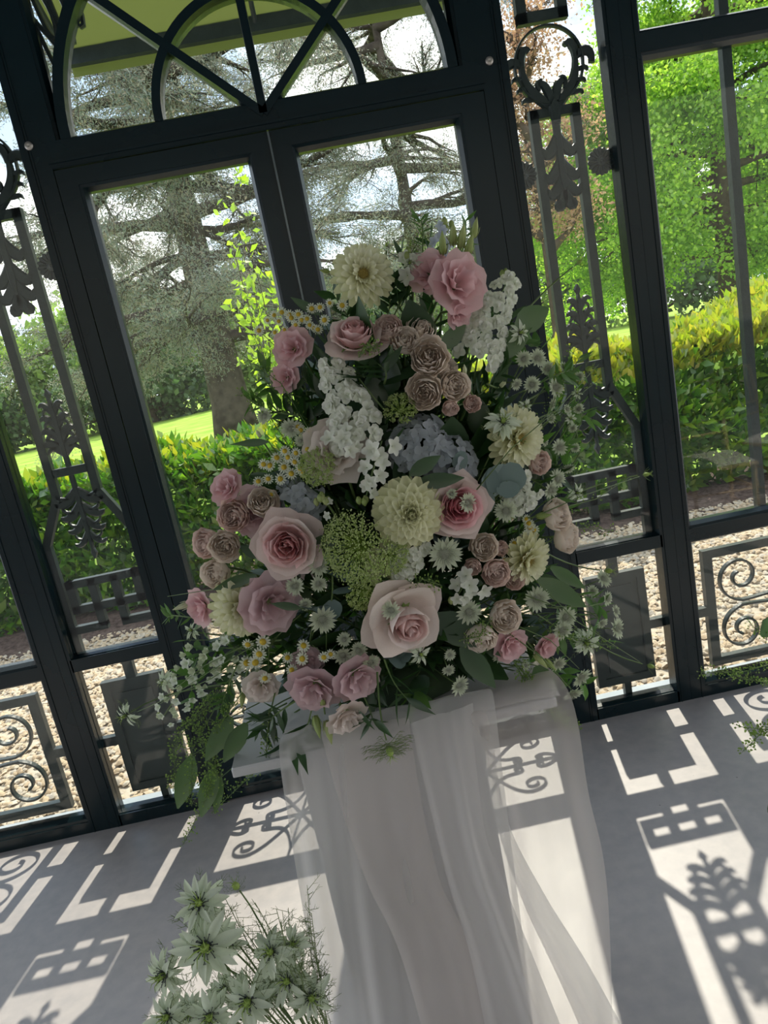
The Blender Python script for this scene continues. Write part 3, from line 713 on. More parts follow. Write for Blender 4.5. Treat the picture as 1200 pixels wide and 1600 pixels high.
# bright young sapling growing behind the hedge
M['sapling'] = leafy('sapling_leaf', [(0.32, 0.48, 0.03), (0.42, 0.58, 0.05), (0.52, 0.62, 0.07)], 0.55, (1.3, 1.4, 0.8), gloss=0.05)
s = empty('sapling', (-0.50, 6.9, GZ), 'slender bright lime green sapling behind the left door leaf', 'tree')
random.seed(3); b = MB(); tips = []
for k in range(9):
    x0, y0 = random.uniform(-.05, .05), random.uniform(-.05, .05); H = random.uniform(1.9, 3.35) if k else 3.5
    lx = random.uniform(-.22, .36); pts = [(x0+lx*(i/10)**1.3+random.gauss(0, .012), y0+random.gauss(0, .02), H*i/10) for i in range(11)]
    b.tube(pts, [0.012*(1-0.85*i/10) for i in range(11)], 4)
    for i in range(4, 11):
        for q in range(11 if i < 8 else 6):
            tips.append((pts[i][0]+random.gauss(0, .07 if i < 8 else .04), pts[i][1]+random.gauss(0, .07), pts[i][2]+random.uniform(-.13, .13)))
b.build('stems', M['wood'], s)
tp = np.array(tips); nr = np.zeros_like(tp); nr[:, 2] = 0.5
link('foliage', np_mesh('foliage', leaf_cloud(tp, 0.085, nr, 0.6, 1.0), 4, M['sapling']), s)['kind'] = 'stuff'
LEAF_S = leaf_proto(L=0.085, W=0.05, mat=M['sapling'])
for k in range(60):
    p = random.choice(tips); link('leaf', LEAF_S, s, p, (random.uniform(-.5, 1.5), random.uniform(-1, 1), random.uniform(-3, 3)), random.uniform(.8, 1.2))

# ---- awning over the door -------------------------------------------
M['canvas'] = leafy('olive_canvas', [(0.12, 0.15, 0.045), (0.12, 0.15, 0.045)], 0.4, (1.0, 1.0, 0.8), gloss=0.02)
a = empty('door_awning', (-0.12, WALL+0.06, 3.10), 'olive green canvas awning above the double door', 'awning')
b = MB(); b.grid(lambda u, v: (-0.70+1.65*u, 1.04*v, 0.30-0.42*v-0.015*math.sin(PI*v)*math.cos(u*6*PI)), 19, 7); b.build('canvas', M['canvas'], a, smooth=True)
b = MB(); b.grid(lambda u, v: (-0.70+1.65*u, 1.045, -0.115-0.085*v), 12, 3); b.build('valance', M['canvas'], a)
b = MB(); b.box(-0.70, 0.95, 1.005, 1.04, -0.165, -0.10); b.build('front_bar', M['iron'], a)
for x in (-0.70, 0.12, 0.93):
    b = MB(); b.ribbon([(0, 0), (1, 1)], 0.02, 0, 0.02); b = MB(); b.tube([(x, 0.0, 0.26), (x, 1.02, -0.13)], 0.011, 6); b.build('arm', M['iron'], a)
b = MB(); b.box(-0.74, 0.99, 0.0, 0.06, 0.22, 0.34); b.build('cassette', M['iron'], a)
# ================================================================== STAND AND TULLE
M['plinth'] = principled('matt_white_board', (0.50, 0.50, 0.51), (0.54, 0.54, 0.55), rough=0.55, scale=4)
M['tulle'] = tulle_mat('white_tulle', 0.5)
M['tulle2'] = tulle_mat('white_tulle_loose', 0.34, (0.88, 0.82, 0.79))
st = empty('flower_plinth', (-0.03, 1.325, 0), 'white box plinth with wide top board under the bouquet', 'plinth')
b = MB()
def rbox(b, x0, x1, y0, y1, z0, z1, r=0.004):
    o = MB(); pts = []
    for cx, cy, a0 in ((x1-r, y1-r, 0), (x0+r, y1-r, 90), (x0+r, y0+r, 180), (x1-r, y0+r, 270)):
        for k in range(4): a = math.radians(a0+30*k); pts.append((cx+r*math.cos(a), cy+r*math.sin(a)))
    n = len(pts); vs = [(x, y, z0) for x, y in pts]+[(x, y, z1-r) for x, y in pts]
    c = ((x0+x1)/2, (y0+y1)/2)
    vs += [(c[0]+(x-c[0])*(1-0.5*r/abs(x1-x0)*2), c[1]+(y-c[1])*(1-0.5*r/abs(y1-y0)*2), z1) for x, y in pts]
    fs = [(k*n+i, k*n+(i+1) % n, (k+1)*n+(i+1) % n, (k+1)*n+i) for k in range(2) for i in range(n)]+[tuple(range(n-1, -1, -1)), tuple(2*n+i for i in range(n))]
    return b.add(vs, fs)
rbox(b, -0.168, 0.168, -0.165, 0.165, 0.0, 0.822); b.build('column', M['plinth'], st)
b = MB(); rbox(b, -0.284, 0.315, -0.175, 0.185, 0.822, 0.84); b.build('top_board', M['plinth'], st)

cl = empty('tulle_drape', (0, 1.13, 0.85), 'sheer white tulle draped over the plinth and trailing right', 'tulle')
O = Vector((0, 1.13, 0.85))
def sheet(name, Lp, Rp, nf, amp, mat, nu=46, nv=40, ph=0.0, skew=0.0, label=None):
    """cloth between a left and a right edge polyline, rippled with nf folds that spread downward"""
    def ev(P_, v):
        k = len(P_)-1; f = v*k; i = min(int(f), k-1); t = f-i
        p0 = Vector(P_[max(i-1, 0)]); p1 = Vector(P_[i]); p2 = Vector(P_[i+1]); p3 = Vector(P_[min(i+2, k)])
        return 0.5*((2*p1)+(p2-p0)*t+(2*p0-5*p1+4*p2-p3)*t*t+(3*p1-p0-3*p2+p3)*t**3)
    def fn(u, v):
        a, c = ev(Lp, v), ev(Rp, v); p = a.lerp(c, u)
        s = u+skew*v*(1-u)*u*2
        w = math.sin(s*nf*2*PI+ph+v*1.3)+0.5*math.sin(s*nf*4.3*PI+ph*2-v*2)
        p = p+Vector((0.25*amp*math.cos(s*nf*2*PI+ph), -amp*w*(0.25+0.75*v), 0))
        return p-O
    b = MB(); b.grid(fn, nu, nv); o = b.build(name, mat, cl, smooth=True)
    if label: o['label'] = label
    return o
# front sheet over the box, narrow diagonal folds, loose right side lit from behind
sheet('front_sheet', [(-0.204, 1.150, 0.893), (-0.222, 1.138, 0.864), (-0.235, 1.125, 0.722), (-0.253, 1.120, 0.468), (-0.282, 1.110, -0.011), (-0.25, 1.10, 0.01)],
      [(0.168, 1.150, 0.887), (0.170, 1.138, 0.863), (0.158, 1.125, 0.676), (0.145, 1.120, 0.402), (0.120, 1.110, -0.137), (0.17, 1.10, 0.01)], 3.2, 0.011, M['tulle'], 70, 40, 0.4, 0.5)
sheet('diagonal_fold', [(0.015, 1.132, 0.863), (0.018, 1.118, 0.716), (0.024, 1.110, 0.544), (0.037, 1.100, 0.378), (0.042, 1.090, -0.083), (0.10, 1.08, 0.01)],
      [(0.132, 1.132, 0.873), (0.120, 1.118, 0.730), (0.120, 1.110, 0.574), (0.155, 1.100, 0.345), (0.247, 1.090, -0.147), (0.26, 1.08, 0.01)], 1.6, 0.010, M['tulle'], 36, 36, 1.0)
sheet('left_fold', [(-0.141, 1.134, 0.887), (-0.135, 1.120, 0.753), (-0.118, 1.112, 0.580), (-0.086, 1.100, 0.412), (-0.058, 1.090, -0.052), (0.02, 1.08, 0.01)],
      [(0.017, 1.134, 0.874), (0.009, 1.120, 0.716), (0.013, 1.112, 0.545), (0.043, 1.100, 0.376), (0.042, 1.090, -0.083), (0.10, 1.08, 0.01)], 1.1, 0.008, M['tulle2'], 30, 36, 2.0)
sheet('right_sheet', [(0.115, 1.19, 0.852), (0.118, 1.136, 0.848), (0.144, 1.150, 0.662), (0.137, 1.150, 0.421), (0.120, 1.140, -0.109), (0.20, 1.13, 0.01)],
      [(0.292, 1.30, 0.852), (0.310, 1.138, 0.846), (0.332, 1.190, 0.601), (0.339, 1.180, 0.370), (0.280, 1.150, -0.172), (0.32, 1.13, 0.01)], 1.4, 0.012, M['tulle2'], 44, 44, 0.2, 0.3)
sheet('trailing_fold', [(0.137, 1.145, 0.800), (0.133, 1.140, 0.630), (0.154, 1.135, 0.459), (0.196, 1.130, 0.273), (0.288, 1.120, -0.134), (0.33, 1.10, 0.01)],
      [(0.156, 1.145, 0.796), (0.154, 1.140, 0.625), (0.200, 1.135, 0.447), (0.267, 1.130, 0.253), (0.395, 1.120, -0.167), (0.41, 1.10, 0.01)], 0.8, 0.009, M['tulle'], 16, 40, 0.9)
# sheet lying on the top board
b = MB(); b.grid(lambda u, v: (-0.24+0.53*u+0.008*math.sin(v*5), 0.012+0.30*v, 0.0+0.004+0.006*math.sin(u*17+v*3)*math.sin(v*9+u*4)**2), 40, 16)
b.v = [(x, y, z-0.004) for x, y, z in b.v]; b.build('top_sheet', M['tulle'], cl, smooth=True)

# ---- banquet chairs standing behind the photographer (seen mirrored in the glass)
M['gold'] = principled('pale_gold_bamboo', (0.55, 0.42, 0.25), (0.66, 0.52, 0.33), rough=0.35, scale=12)
M['cush'] = principled('ivory_cushion', (0.80, 0.78, 0.74), (0.86, 0.84, 0.8), rough=0.9, scale=30)
def chair(loc, rz, label, first=None):
    r = empty('bamboo_chair', loc, label, 'chair', 'bamboo look chairs inside the pavilion'); r.rotation_euler = (0, 0, rz)
    if first:
        for c in first.children:
            q = c.copy(); COL.objects.link(q); q.parent = r
        return r
    def post(x, y, z0, z1, lean=0.0):
        b = MB(); n = 16; pts = []; rad = []
        for i in range(n+1):
            t = i/n; pts.append((x, y-lean*max(0, (z0+(z1-z0)*t)-0.45), z0+(z1-z0)*t)); rad.append(0.0125+(0.004 if i in (3, 7, 11) else 0))
        b.tube(pts, rad, 8); return b
    for sx in (-1, 1):
        post(sx*0.18, 0.18, 0, 0.44).build('leg', M['gold'], r, smooth=True)
        post(sx*0.17, -0.18, 0, 0.92, 0.22).build('back_post', M['gold'], r, smooth=True)
    b = MB(); b.tube([(-0.17, -0.28, 0.905), (-0.08, -0.285, 0.925), (0.08, -0.285, 0.925), (0.17, -0.28, 0.905)], 0.012, 8); b.tube([(-0.17, -0.225, 0.66), (0.17, -0.225, 0.66)], 0.009, 6); b.tube([(-0.17, -0.21, 0.58), (0.17, -0.21, 0.58)], 0.009, 6)
    b.build('crest_rail', M['gold'], r, smooth=True)
    for k in range(5):
        x = -0.12+0.06*k; b = MB(); b.tube([(x, -0.225, 0.66), (x, -0.28, 0.90)], [0.007, 0.006], 6); b.build('spindle', M['gold'], r)
    b = MB(); rbox(b, -0.20, 0.20, -0.20, 0.20, 0.425, 0.445, 0.01); b.build('seat', M['gold'], r)
    b = MB(); b.grid(lambda u, v: (-0.19+0.38*u, -0.19+0.38*v, 0.447+0.045*(math.sin(PI*u)*math.sin(PI*v))**0.3), 14, 14); b.build('cushion', M['cush'], r, smooth=True)
    b = MB()
    for z in (0.14, 0.28):
        for sx in (-1, 1): b.tube([(sx*0.175, -0.18, z), (sx*0.18, 0.18, z)], 0.008, 6)
        b.tube([(-0.18, 0.18, z), (0.18, 0.18, z)], 0.008, 6)
    b.build('stretcher', M['gold'], r, smooth=True)
    return r
c0 = chair((2.25, 0.62, 0), 0.15, 'pale gold bamboo look chair mirrored in the right bay')
chair((2.85, 0.25, 0), -0.25, 'second pale gold chair mirrored beside the right frame edge', c0)
chair((-0.98, 0.22, 0), 0.3, 'pale gold chair mirrored in the left door leaf', c0)
# ================================================================== FLOWER KINDS
P_ = {
 'pink_in': petal('rose_pink_inner', (0.80, 0.38, 0.40), (0.88, 0.58, 0.57), length=0.45),
 'pink_mid': petal('rose_pink_middle', (0.82, 0.50, 0.50), (0.90, 0.72, 0.70), length=0.45),
 'pink_out': petal('rose_pink_outer', (0.84, 0.68, 0.64), (0.90, 0.82, 0.78), length=0.4),
 'deep_in': petal('rose_deep_inner', (0.78, 0.25, 0.32), (0.88, 0.46, 0.50), length=0.45),
 'deep_mid': petal('rose_deep_middle', (0.82, 0.42, 0.46), (0.89, 0.64, 0.65), length=0.45),
 'blush_in': petal('rose_blush_inner', (0.82, 0.52, 0.50), (0.89, 0.70, 0.67), length=0.45),
 'blush_out': petal('rose_blush_outer', (0.84, 0.72, 0.66), (0.90, 0.82, 0.76), length=0.4),
 'peach_in': petal('spray_rose_inner', (0.88, 0.72, 0.58), (0.94, 0.85, 0.76), length=0.6, trans=0.2),
 'peach_out': petal('spray_rose_outer', (0.88, 0.76, 0.64), (0.94, 0.86, 0.78), length=0.6, trans=0.2),
 'ppink_in': petal('spray_pinkish_inner', (0.84, 0.62, 0.54), (0.92, 0.78, 0.72), length=0.6, trans=0.2),
 'lis': petal('lisianthus_pink', (0.84, 0.56, 0.58), (0.89, 0.66, 0.68), length=0.5, trans=0.45),
 'lis_d': petal('lisianthus_mauve', (0.72, 0.52, 0.55), (0.80, 0.62, 0.64), length=0.5, trans=0.45),
 'lis_p': petal('lisianthus_pale', (0.80, 0.72, 0.64), (0.88, 0.79, 0.76), length=0.5, trans=0.45),
 'dahlia': petal('dahlia_cream', (0.80, 0.80, 0.50), (0.92, 0.92, 0.80), length=0.35, trans=0.4),
 'white': petal('white_petal', (0.80, 0.84, 0.70), (0.93, 0.93, 0.91), length=0.4, trans=0.4),
 'nig': petal('nigella_white', (0.70, 0.78, 0.60), (0.90, 0.92, 0.88), length=0.4, trans=0.4),
 'astr': petal('astrantia_bract', (0.74, 0.78, 0.64), (0.54, 0.64, 0.40), length=0.5, trans=0.35),
 'hyd': petal('hydrangea_blue', (0.46, 0.50, 0.54), (0.56, 0.61, 0.66), length=0.5, trans=0.35),
 'bluish': petal('delphinium_pale_blue', (0.60, 0.66, 0.82), (0.76, 0.80, 0.90), length=0.4, trans=0.4),
}
M['stem'] = principled('green_stem', (0.08, 0.14, 0.04), (0.13, 0.20, 0.06), rough=0.6, scale=30)
M['pin'] = principled('astrantia_pins', (0.22, 0.24, 0.18), (0.52, 0.54, 0.44), rough=0.8, scale=260, coord='Object')
M['dark'] = principled('nigella_eye', (0.03, 0.035, 0.045), (0.07, 0.08, 0.08), rough=0.6)
M['horn'] = principled('nigella_green', (0.22, 0.34, 0.06), (0.34, 0.46, 0.10), rough=0.5, scale=40)
M['thread'] = principled('nigella_thread', (0.14, 0.20, 0.08), (0.22, 0.28, 0.12), rough=0.7, scale=40)
M['yellow'] = principled('chamomile_disc', (0.62, 0.42, 0.03), (0.78, 0.58, 0.06), rough=0.8, scale=300, bump=0.5, bscale=900)
M['brown'] = principled('dahlia_disc', (0.40, 0.30, 0.08), (0.62, 0.52, 0.18), rough=0.8, scale=200)
M['calyx'] = principled('green_calyx', (0.16, 0.26, 0.07), (0.26, 0.36, 0.12), rough=0.55, scale=20)
M['bud'] = leafy('lisianthus_bud', [(0.34, 0.44, 0.14), (0.46, 0.52, 0.22)], 0.3, gloss=0.04, island=False)
M['palebud'] = leafy('pale_bud', [(0.66, 0.70, 0.48), (0.72, 0.74, 0.56)], 0.3, gloss=0.04, island=False)
M['darkleaf'] = leafy('dark_leaf', [(0.025, 0.06, 0.025), (0.045, 0.10, 0.035), (0.035, 0.08, 0.035)], 0.30, (1.5, 1.9, 0.8), gloss=0.07, rough=0.4, island=False)
M['midleaf'] = leafy('mid_leaf', [(0.06, 0.13, 0.04), (0.10, 0.20, 0.05), (0.08, 0.16, 0.06)], 0.35, (1.5, 1.8, 0.8), gloss=0.06, rough=0.4, island=False)
M['euc'] = leafy('eucalyptus_leaf', [(0.13, 0.20, 0.19), (0.20, 0.28, 0.26)], 0.2, gloss=0.06, rough=0.5, island=False)
M['bigleaf'] = leafy('broad_leaf', [(0.07, 0.14, 0.045), (0.10, 0.18, 0.07)], 0.35, (1.2, 1.4, 0.8), gloss=0.08, rough=0.35, island=False)
M['ammi'] = leafy('green_umbel', [(0.30, 0.42, 0.10), (0.46, 0.56, 0.22), (0.58, 0.64, 0.36)], 0.3, gloss=0.02)
M['seed'] = leafy('seed_green', [(0.16, 0.28, 0.06), (0.32, 0.44, 0.12)], 0.4, gloss=0.03)

def rev_petal(prof, psi, top=0.25, lip=0.0, mat=None, ns=9, point=0.0, frill=0.0, ph=0.0, edge=0.0, off=0.0):
    """sector of a cup: prof = [(R,z)...] base to rim, half-angle psi (deg); outline narrows at base and top"""
    nv = 8; vs = []; ps = math.radians(psi)
    def pr(t):
        f = t*(len(prof)-1); i = min(int(f), len(prof)-2); u = f-i
        return prof[i][0]*(1-u)+prof[i+1][0]*u, prof[i][1]*(1-u)+prof[i+1][1]*u
    for j in range(nv):
        for i in range(ns):
            s = -1+2*i/(ns-1)
            tt = (j/(nv-1))*(1-top*abs(s)**2.6+point*max(0, 1-abs(s)*2.2)**1.2)
            R_, z = pr(min(tt, 1.0)) if tt <= 1 else (lambda q, k: (q[0]+(q[0]-k[0])*(tt-1)*6, q[1]+(q[1]-k[1])*(tt-1)*6))(pr(1.0), pr(0.84))
            w = 0.45+0.55*math.sin(min(1, (j/(nv-1))*1.25+0.1)*PI/2)
            a = s*ps*w
            rim = max(0, (j/(nv-1))-0.55)/0.45
            R2 = R_+lip*rim**2*(0.6+0.4*abs(s))+edge*abs(s)**3+frill*rim*math.sin(s*9+ph)+off*(s)
            z2 = z-abs(lip)*0.35*rim**3+frill*0.6*rim*math.cos(s*11+ph*2)
            vs.append((R2*math.sin(a), R2*math.cos(a), z2))
    b = MB(); b.add(vs, [(j*ns+i, j*ns+i+1, (j+1)*ns+i+1, (j+1)*ns+i) for j in range(nv-1) for i in range(ns-1)])
    return b.mesh('petal', mat)

def flat_petal(L, W, prof, alpha, cup=0.4, mat=None, nv=7, ns=5, notch=0.0, name='petal', r0=0.0):
    """petal growing along +Z then leaning outwards (+Y); alpha = list of lean angles along its length"""
    vs = []; y, z = r0, 0.0; cols = []
    for j in range(nv):
        t = j/(nv-1); f = t*(len(alpha)-1); i0 = min(int(f), len(alpha)-2); u = f-i0
        al = alpha[i0]*(1-u)+alpha[i0+1]*u
        if j: y += math.sin(al)*L/(nv-1); z += math.cos(al)*L/(nv-1)
        f = t*(len(prof)-1); i0 = min(int(f), len(prof)-2); u = f-i0; w = W/2*(prof[i0]*(1-u)+prof[i0+1]*u)
        for i in range(ns):
            s = -1+2*i/(ns-1); c = cup*w*(abs(s)**2)
            ext = (notch*L*(abs(s)-0.5) if j == nv-1 else 0)
            vs.append((w*s, y-math.cos(al)*c+math.sin(al)*ext, z+math.sin(al)*c+math.cos(al)*ext))
    b = MB(); b.add(vs, [(j*ns+i, j*ns+i+1, (j+1)*ns+i+1, (j+1)*ns+i) for j in range(nv-1) for i in range(ns-1)])
    if mat is None: return b
    return b.mesh(name, mat)

def layers_rose(cols):
    a, m_, o = cols
    return [
     ([(0.01, 0), (0.05, 0.14), (0.055, 0.30), (0.035, 0.43)], 140, 2, 0.10, 0.0, 0.0, a, 0.03),
     ([(0.01, 0), (0.09, 0.13), (0.10, 0.30), (0.085, 0.43)], 100, 3, 0.12, 0.008, 0.0, a, 0.03),
     ([(0.01, 0), (0.14, 0.12), (0.16, 0.28), (0.15, 0.42)], 78, 4, 0.15, 0.02, 0.0, a, 0.03),
     ([(0.02, 0), (0.19, 0.10), (0.225, 0.26), (0.225, 0.40)], 66, 4, 0.18, 0.035, 0.04, m_, 0.025),
     ([(0.02, -0.01), (0.24, 0.08), (0.29, 0.22), (0.31, 0.35)], 60, 5, 0.2, 0.06, 0.08, m_, 0.02),
     ([(0.02, -0.03), (0.27, 0.04), (0.36, 0.16), (0.42, 0.25)], 54, 5, 0.25, 0.06, 0.16, o, 0.0),
     ([(0.02, -0.05), (0.30, -0.02), (0.42, 0.05), (0.52, 0.10)], 46, 5, 0.3, 0.05, 0.26, o, 0.0)]
def layers_spray(cols):
    a, o = cols
    return [
     ([(0.01, 0.1), (0.06, 0.30), (0.07, 0.45), (0.05, 0.60)], 120, 3, 0.1, 0.012, 0, a, 0.02),
     ([(0.01, 0.1), (0.12, 0.28), (0.14, 0.45), (0.12, 0.62)], 70, 4, 0.12, 0.015, 0, a, 0.03),
     ([(0.01, 0.05), (0.20, 0.22), (0.23, 0.42), (0.20, 0.62)], 55, 5, 0.14, 0.02, 0, a, 0.035),
     ([(0.01, 0.02), (0.28, 0.18), (0.31, 0.40), (0.27, 0.60)], 50, 5, 0.16, 0.03, 0, o, 0.03),
     ([(0.02, 0.0), (0.36, 0.15), (0.40, 0.36), (0.35, 0.56)], 48, 5, 0.2, 0.04, 0.03, o, 0.02),
     ([(0.02, -0.02), (0.42, 0.12), (0.47, 0.32), (0.45, 0.50)], 46, 5, 0.25, 0.05, 0.04, o, 0.0)]
def layers_lis(m_, m2):
    return [
     ([(0.01, 0.0), (0.10, 0.12), (0.17, 0.28), (0.20, 0.42)], 62, 4, 0.2, 0.03, 0.0, m_, 0.04),
     ([(0.02, 0.0), (0.17, 0.12), (0.28, 0.25), (0.36, 0.36)], 56, 5, 0.2, 0.06, 0.05, m2, 0.03),
     ([(0.02, -0.02), (0.20, 0.08), (0.36, 0.16), (0.50, 0.22)], 52, 5, 0.22, 0.07, 0.08, m_, 0.0)]
def proto(layers, frill=0.012, seed=1):
    rr = random.Random(seed); out_ = []
    for li, (prof, psi, n, top, lip, point, mt, off) in enumerate(layers):
        mes = [rev_petal(prof, psi*(1+0.08*q), top, lip, mt, point=point, frill=frill*(1+0.5*q), ph=rr.uniform(0, 6), off=off) for q in range(2)]
        for k in range(n):
            out_.append((mes[k % 2], (rr.gauss(0, .05), rr.gauss(0, .05), 2*PI*(k+0.5*(li % 2)+rr.uniform(-.08, .08))/n+li*0.4), (0, 0, rr.uniform(-.012, .012))))
    return out_
def calyx_mesh(r=0.12):
    b = MB(); b.lathe([(0.02, -0.22), (0.06, -0.16), (r, -0.06), (r*1.15, 0.0), (r*0.8, 0.05)], 8)
    for k in range(5):
        o = flat_petal(0.30, 0.11, [0.8, 1, 0.6, 0.05], [1.0, 1.5, 2.1], 0.3, nv=5, ns=3, r0=0.05); b.merge(o, Matrix.Rotation(2*PI*k/5, 4, 'Z'))
    return b.mesh('calyx', M['calyx'])
CALYX = calyx_mesh()
LB = layers_rose((P_['blush_in'], P_['pink_out'], P_['blush_out']))
LB[-1] = ([(0.02, -0.05), (0.30, -0.02), (0.42, 0.04), (0.50, 0.06)], 58, 4, 0.42, 0.02, 0.42, P_['blush_out'], 0.0)
LB[-2] = ([(0.02, -0.03), (0.27, 0.04), (0.36, 0.13), (0.44, 0.18)], 54, 4, 0.35, 0.05, 0.3, P_['blush_out'], 0.0)
LB = LB[:4]+LB[5:]
KIND = {
 'rose_pink': (proto(layers_rose((P_['pink_in'], P_['pink_mid'], P_['pink_out'])), 0.012, 3), CALYX),
 'rose_deep': (proto(layers_rose((P_['deep_in'], P_['deep_mid'], P_['pink_out'])), 0.012, 4), CALYX),
 'rose_blush': (proto(LB, 0.005, 5), CALYX),
 'spray': (proto(layers_spray((P_['peach_in'], P_['peach_out'])), 0.02, 6), CALYX),
 'spray2': (proto(layers_spray((P_['ppink_in'], P_['ppink_in'])), 0.02, 7), CALYX),
 'lis': (proto(layers_lis(P_['lis'], P_['lis']), 0.03, 8), CALYX),
 'lis_d': (proto(layers_lis(P_['lis_d'], P_['lis_d']), 0.03, 9), CALYX),
 'lis_p': (proto(layers_lis(P_['lis_p'], P_['lis_p']), 0.03, 10), CALYX),
}
# dahlias: spoon petals in rings
def dahlia_proto(rings, seed, disc=None):
    rr = random.Random(seed); out_ = []
    for k, (n, L, W, a0, a1, r, z, cup) in enumerate(rings):
        mes = flat_petal(L, W, [0.35, 0.75, 1.0, 1.0, 0.8, 0.35], [a0, (a0+a1)/2, a1], cup, P_['dahlia'], nv=7, ns=5, r0=r)
        for q in range(n):
            out_.append((mes, (rr.gauss(0, .05), rr.gauss(0, .05), 2*PI*(q+0.5*(k % 2))/n+rr.gauss(0, .03)), (0, 0, z)))
    return out_
KIND['dahlia_full'] = (dahlia_proto([(5, 0.10, 0.08, -0.5, -0.5, 0.02, 0.32, 0.9), (8, 0.13, 0.11, -0.2, 0.0, 0.04, 0.29, 0.9), (11, 0.17, 0.13, 0.2, 0.5, 0.06, 0.26, 0.9), (13, 0.22, 0.16, 0.5, 0.9, 0.07, 0.22, 0.8), (15, 0.28, 0.18, 0.8, 1.25, 0.08, 0.17, 0.7), (17, 0.35, 0.20, 1.1, 1.5, 0.09, 0.11, 0.6), (17, 0.41, 0.21, 1.4, 1.8, 0.09, 0.05, 0.5), (16, 0.42, 0.22, 1.7, 2.2, 0.08, 0.0, 0.4)], 1), CALYX)
KIND['dahlia_open'] = (dahlia_proto([(16, 0.24, 0.11, 0.3, 0.7, 0.08, 0.12, 0.6), (18, 0.33, 0.14, 0.7, 1.1, 0.09, 0.08, 0.5), (20, 0.40, 0.16, 1.0, 1.4, 0.09, 0.04, 0.45), (20, 0.43, 0.17, 1.35, 1.75, 0.09, 0.0, 0.4)], 2), CALYX)
b = MB(); b.lathe([(0.01, 0.0), (0.11, 0.03), (0.11, 0.10), (0.07, 0.15), (0.01, 0.155)], 14)
for k in range(60):
    r_ = 0.105*math.sqrt((k+.5)/60); a = k*2.4; b.tube([(r_*math.cos(a), r_*math.sin(a), 0.10), (1.15*r_*math.cos(a), 1.15*r_*math.sin(a), 0.20)], [0.012, 0.005], 3)
DISC = b.mesh('flower_disc', M['brown'])

# stem from a bloom back to the foam
HUB = Vector((0.03, 1.34, 0.93))
CENT = Vector((0.03, 1.42, 1.12))
def frame_of(pos, face, spin):
    f = Vector(face).normalized(); q = f.to_track_quat('Z', 'Y').to_matrix().to_4x4()
    return Matrix.Translation(pos) @ q @ Matrix.Rotation(spin, 4, 'Z')
def outface(p, face=None, cam_w=0.9):
    o = (Vector(p)-CENT).normalized()+Vector((0, -cam_w, 0.12))
    if face: o = Vector((face[0], -1.0+face[2] if len(face) > 2 else -1.0, face[1]))
    return o.normalized()
def stem_mesh(Mx, hub, r=0.0018, start=-0.01, sag=0.0):
    inv = Mx.inverted(); h = inv @ Vector(hub); s = Vector((0, 0, start)); mid = Vector((0, 0, start-0.35*h.length))
    pts = []
    for i in range(7):
        t = i/6; pts.append(s*(1-t)**2+2*mid*t*(1-t)+h*t*t)
    b = MB(); b.tube(pts, [r*(1+0.5*i/6) for i in range(7)], 5); return b.mesh('stem', M['stem'])
def hub_for(p, k=0.55):
    p = Vector(p); return HUB.lerp(p, k) if (p-HUB).length > 0.22 else HUB.lerp(p, 0.2)
def place(name, label, cat, pos, face=None, spin=None, group=None, hub=None, scale=1.0, stemr=0.0018, stem=True, start=-0.01):
    spin = random.uniform(0, 2*PI) if spin is None else spin
    Mx = frame_of(Vector(pos), outface(pos, face), spin)
    o = empty(name, (0, 0, 0), label, cat, group); o.matrix_world = Mx
    if stem: link('stem', stem_mesh(Mx, hub_for(pos) if hub is None else hub, stemr, start), o)
    return o
def bloom(kind, name, label, pos, D, face=None, spin=None, group=None, hub=None, cat='flower', open_=1.0):
    D *= 1.10
    o = place(name, label, cat, pos, face, spin, group, hub, stemr=0.0022, start=-0.18*D)
    pet, cal = KIND[kind]
    for me, rot, loc in pet: link('petal', me, o, (loc[0]*D, loc[1]*D, loc[2]*D), rot, D)
    link('calyx', cal, o, (0, 0, 0), None, D)
    if kind == 'dahlia_open': link('flower_disc', DISC, o, (0, 0, 0), None, D)
    return o

# ---- small blooms ----------------------------------------------------
def ring(o, b, n, base=0.0, jit=0.06, z=0.0, rr=random):
    for k in range(n):
        b.merge(o, Matrix.Translation((0, 0, z)) @ Matrix.Rotation(2*PI*k/n+base+rr.gauss(0, jit), 4, 'Z') @ Matrix.Rotation(rr.gauss(0, jit), 4, 'X'))
def astr_meshes():
    b = MB(); o = flat_petal(0.46, 0.13, [0.5, 0.9, 1.0, 0.7, 0.05], [0.75, 1.15, 1.35], 0.4, nv=5, ns=3, r0=0.04); ring(o, b, 16, 0); ring(o, b, 12, 0.2, 0.1, -0.03)
    c = MB(); c.lathe([(0.03, 0), (0.13, 0.03), (0.15, 0.08), (0.10, 0.13), (0.01, 0.15)], 8)
    for k in range(70):
        r_ = 0.15*math.sqrt((k+.5)/70); a = k*2.4; h = 0.30-0.35*r_; c.tube([(r_*0.6*math.cos(a), r_*.6*math.sin(a), 0.08), (1.7*r_*math.cos(a), 1.7*r_*math.sin(a), h)], [0.004, 0.004], 3, cap=False); 
        p = (1.7*r_*math.cos(a), 1.7*r_*math.sin(a), h); c.add([(p[0]+.012, p[1], p[2]), (p[0]-.006, p[1]+.01, p[2]), (p[0]-.006, p[1]-.01, p[2]), (p[0], p[1], p[2]+.016)], [(0, 1, 3), (1, 2, 3), (2, 0, 3)])
    return b.mesh('bracts', P_['astr']), c.mesh('pincushion', M['pin'])
ASTR = astr_meshes()
def astrantia(label, pos, D, face=None, group=None, hub=None):
    D *= 1.15
    o = place('astrantia', label, 'flower', pos, face, None, group, hub, stemr=0.0011)
    link('bracts', ASTR[0], o, scale=D); link('pincushion', ASTR[1], o, scale=D); return o

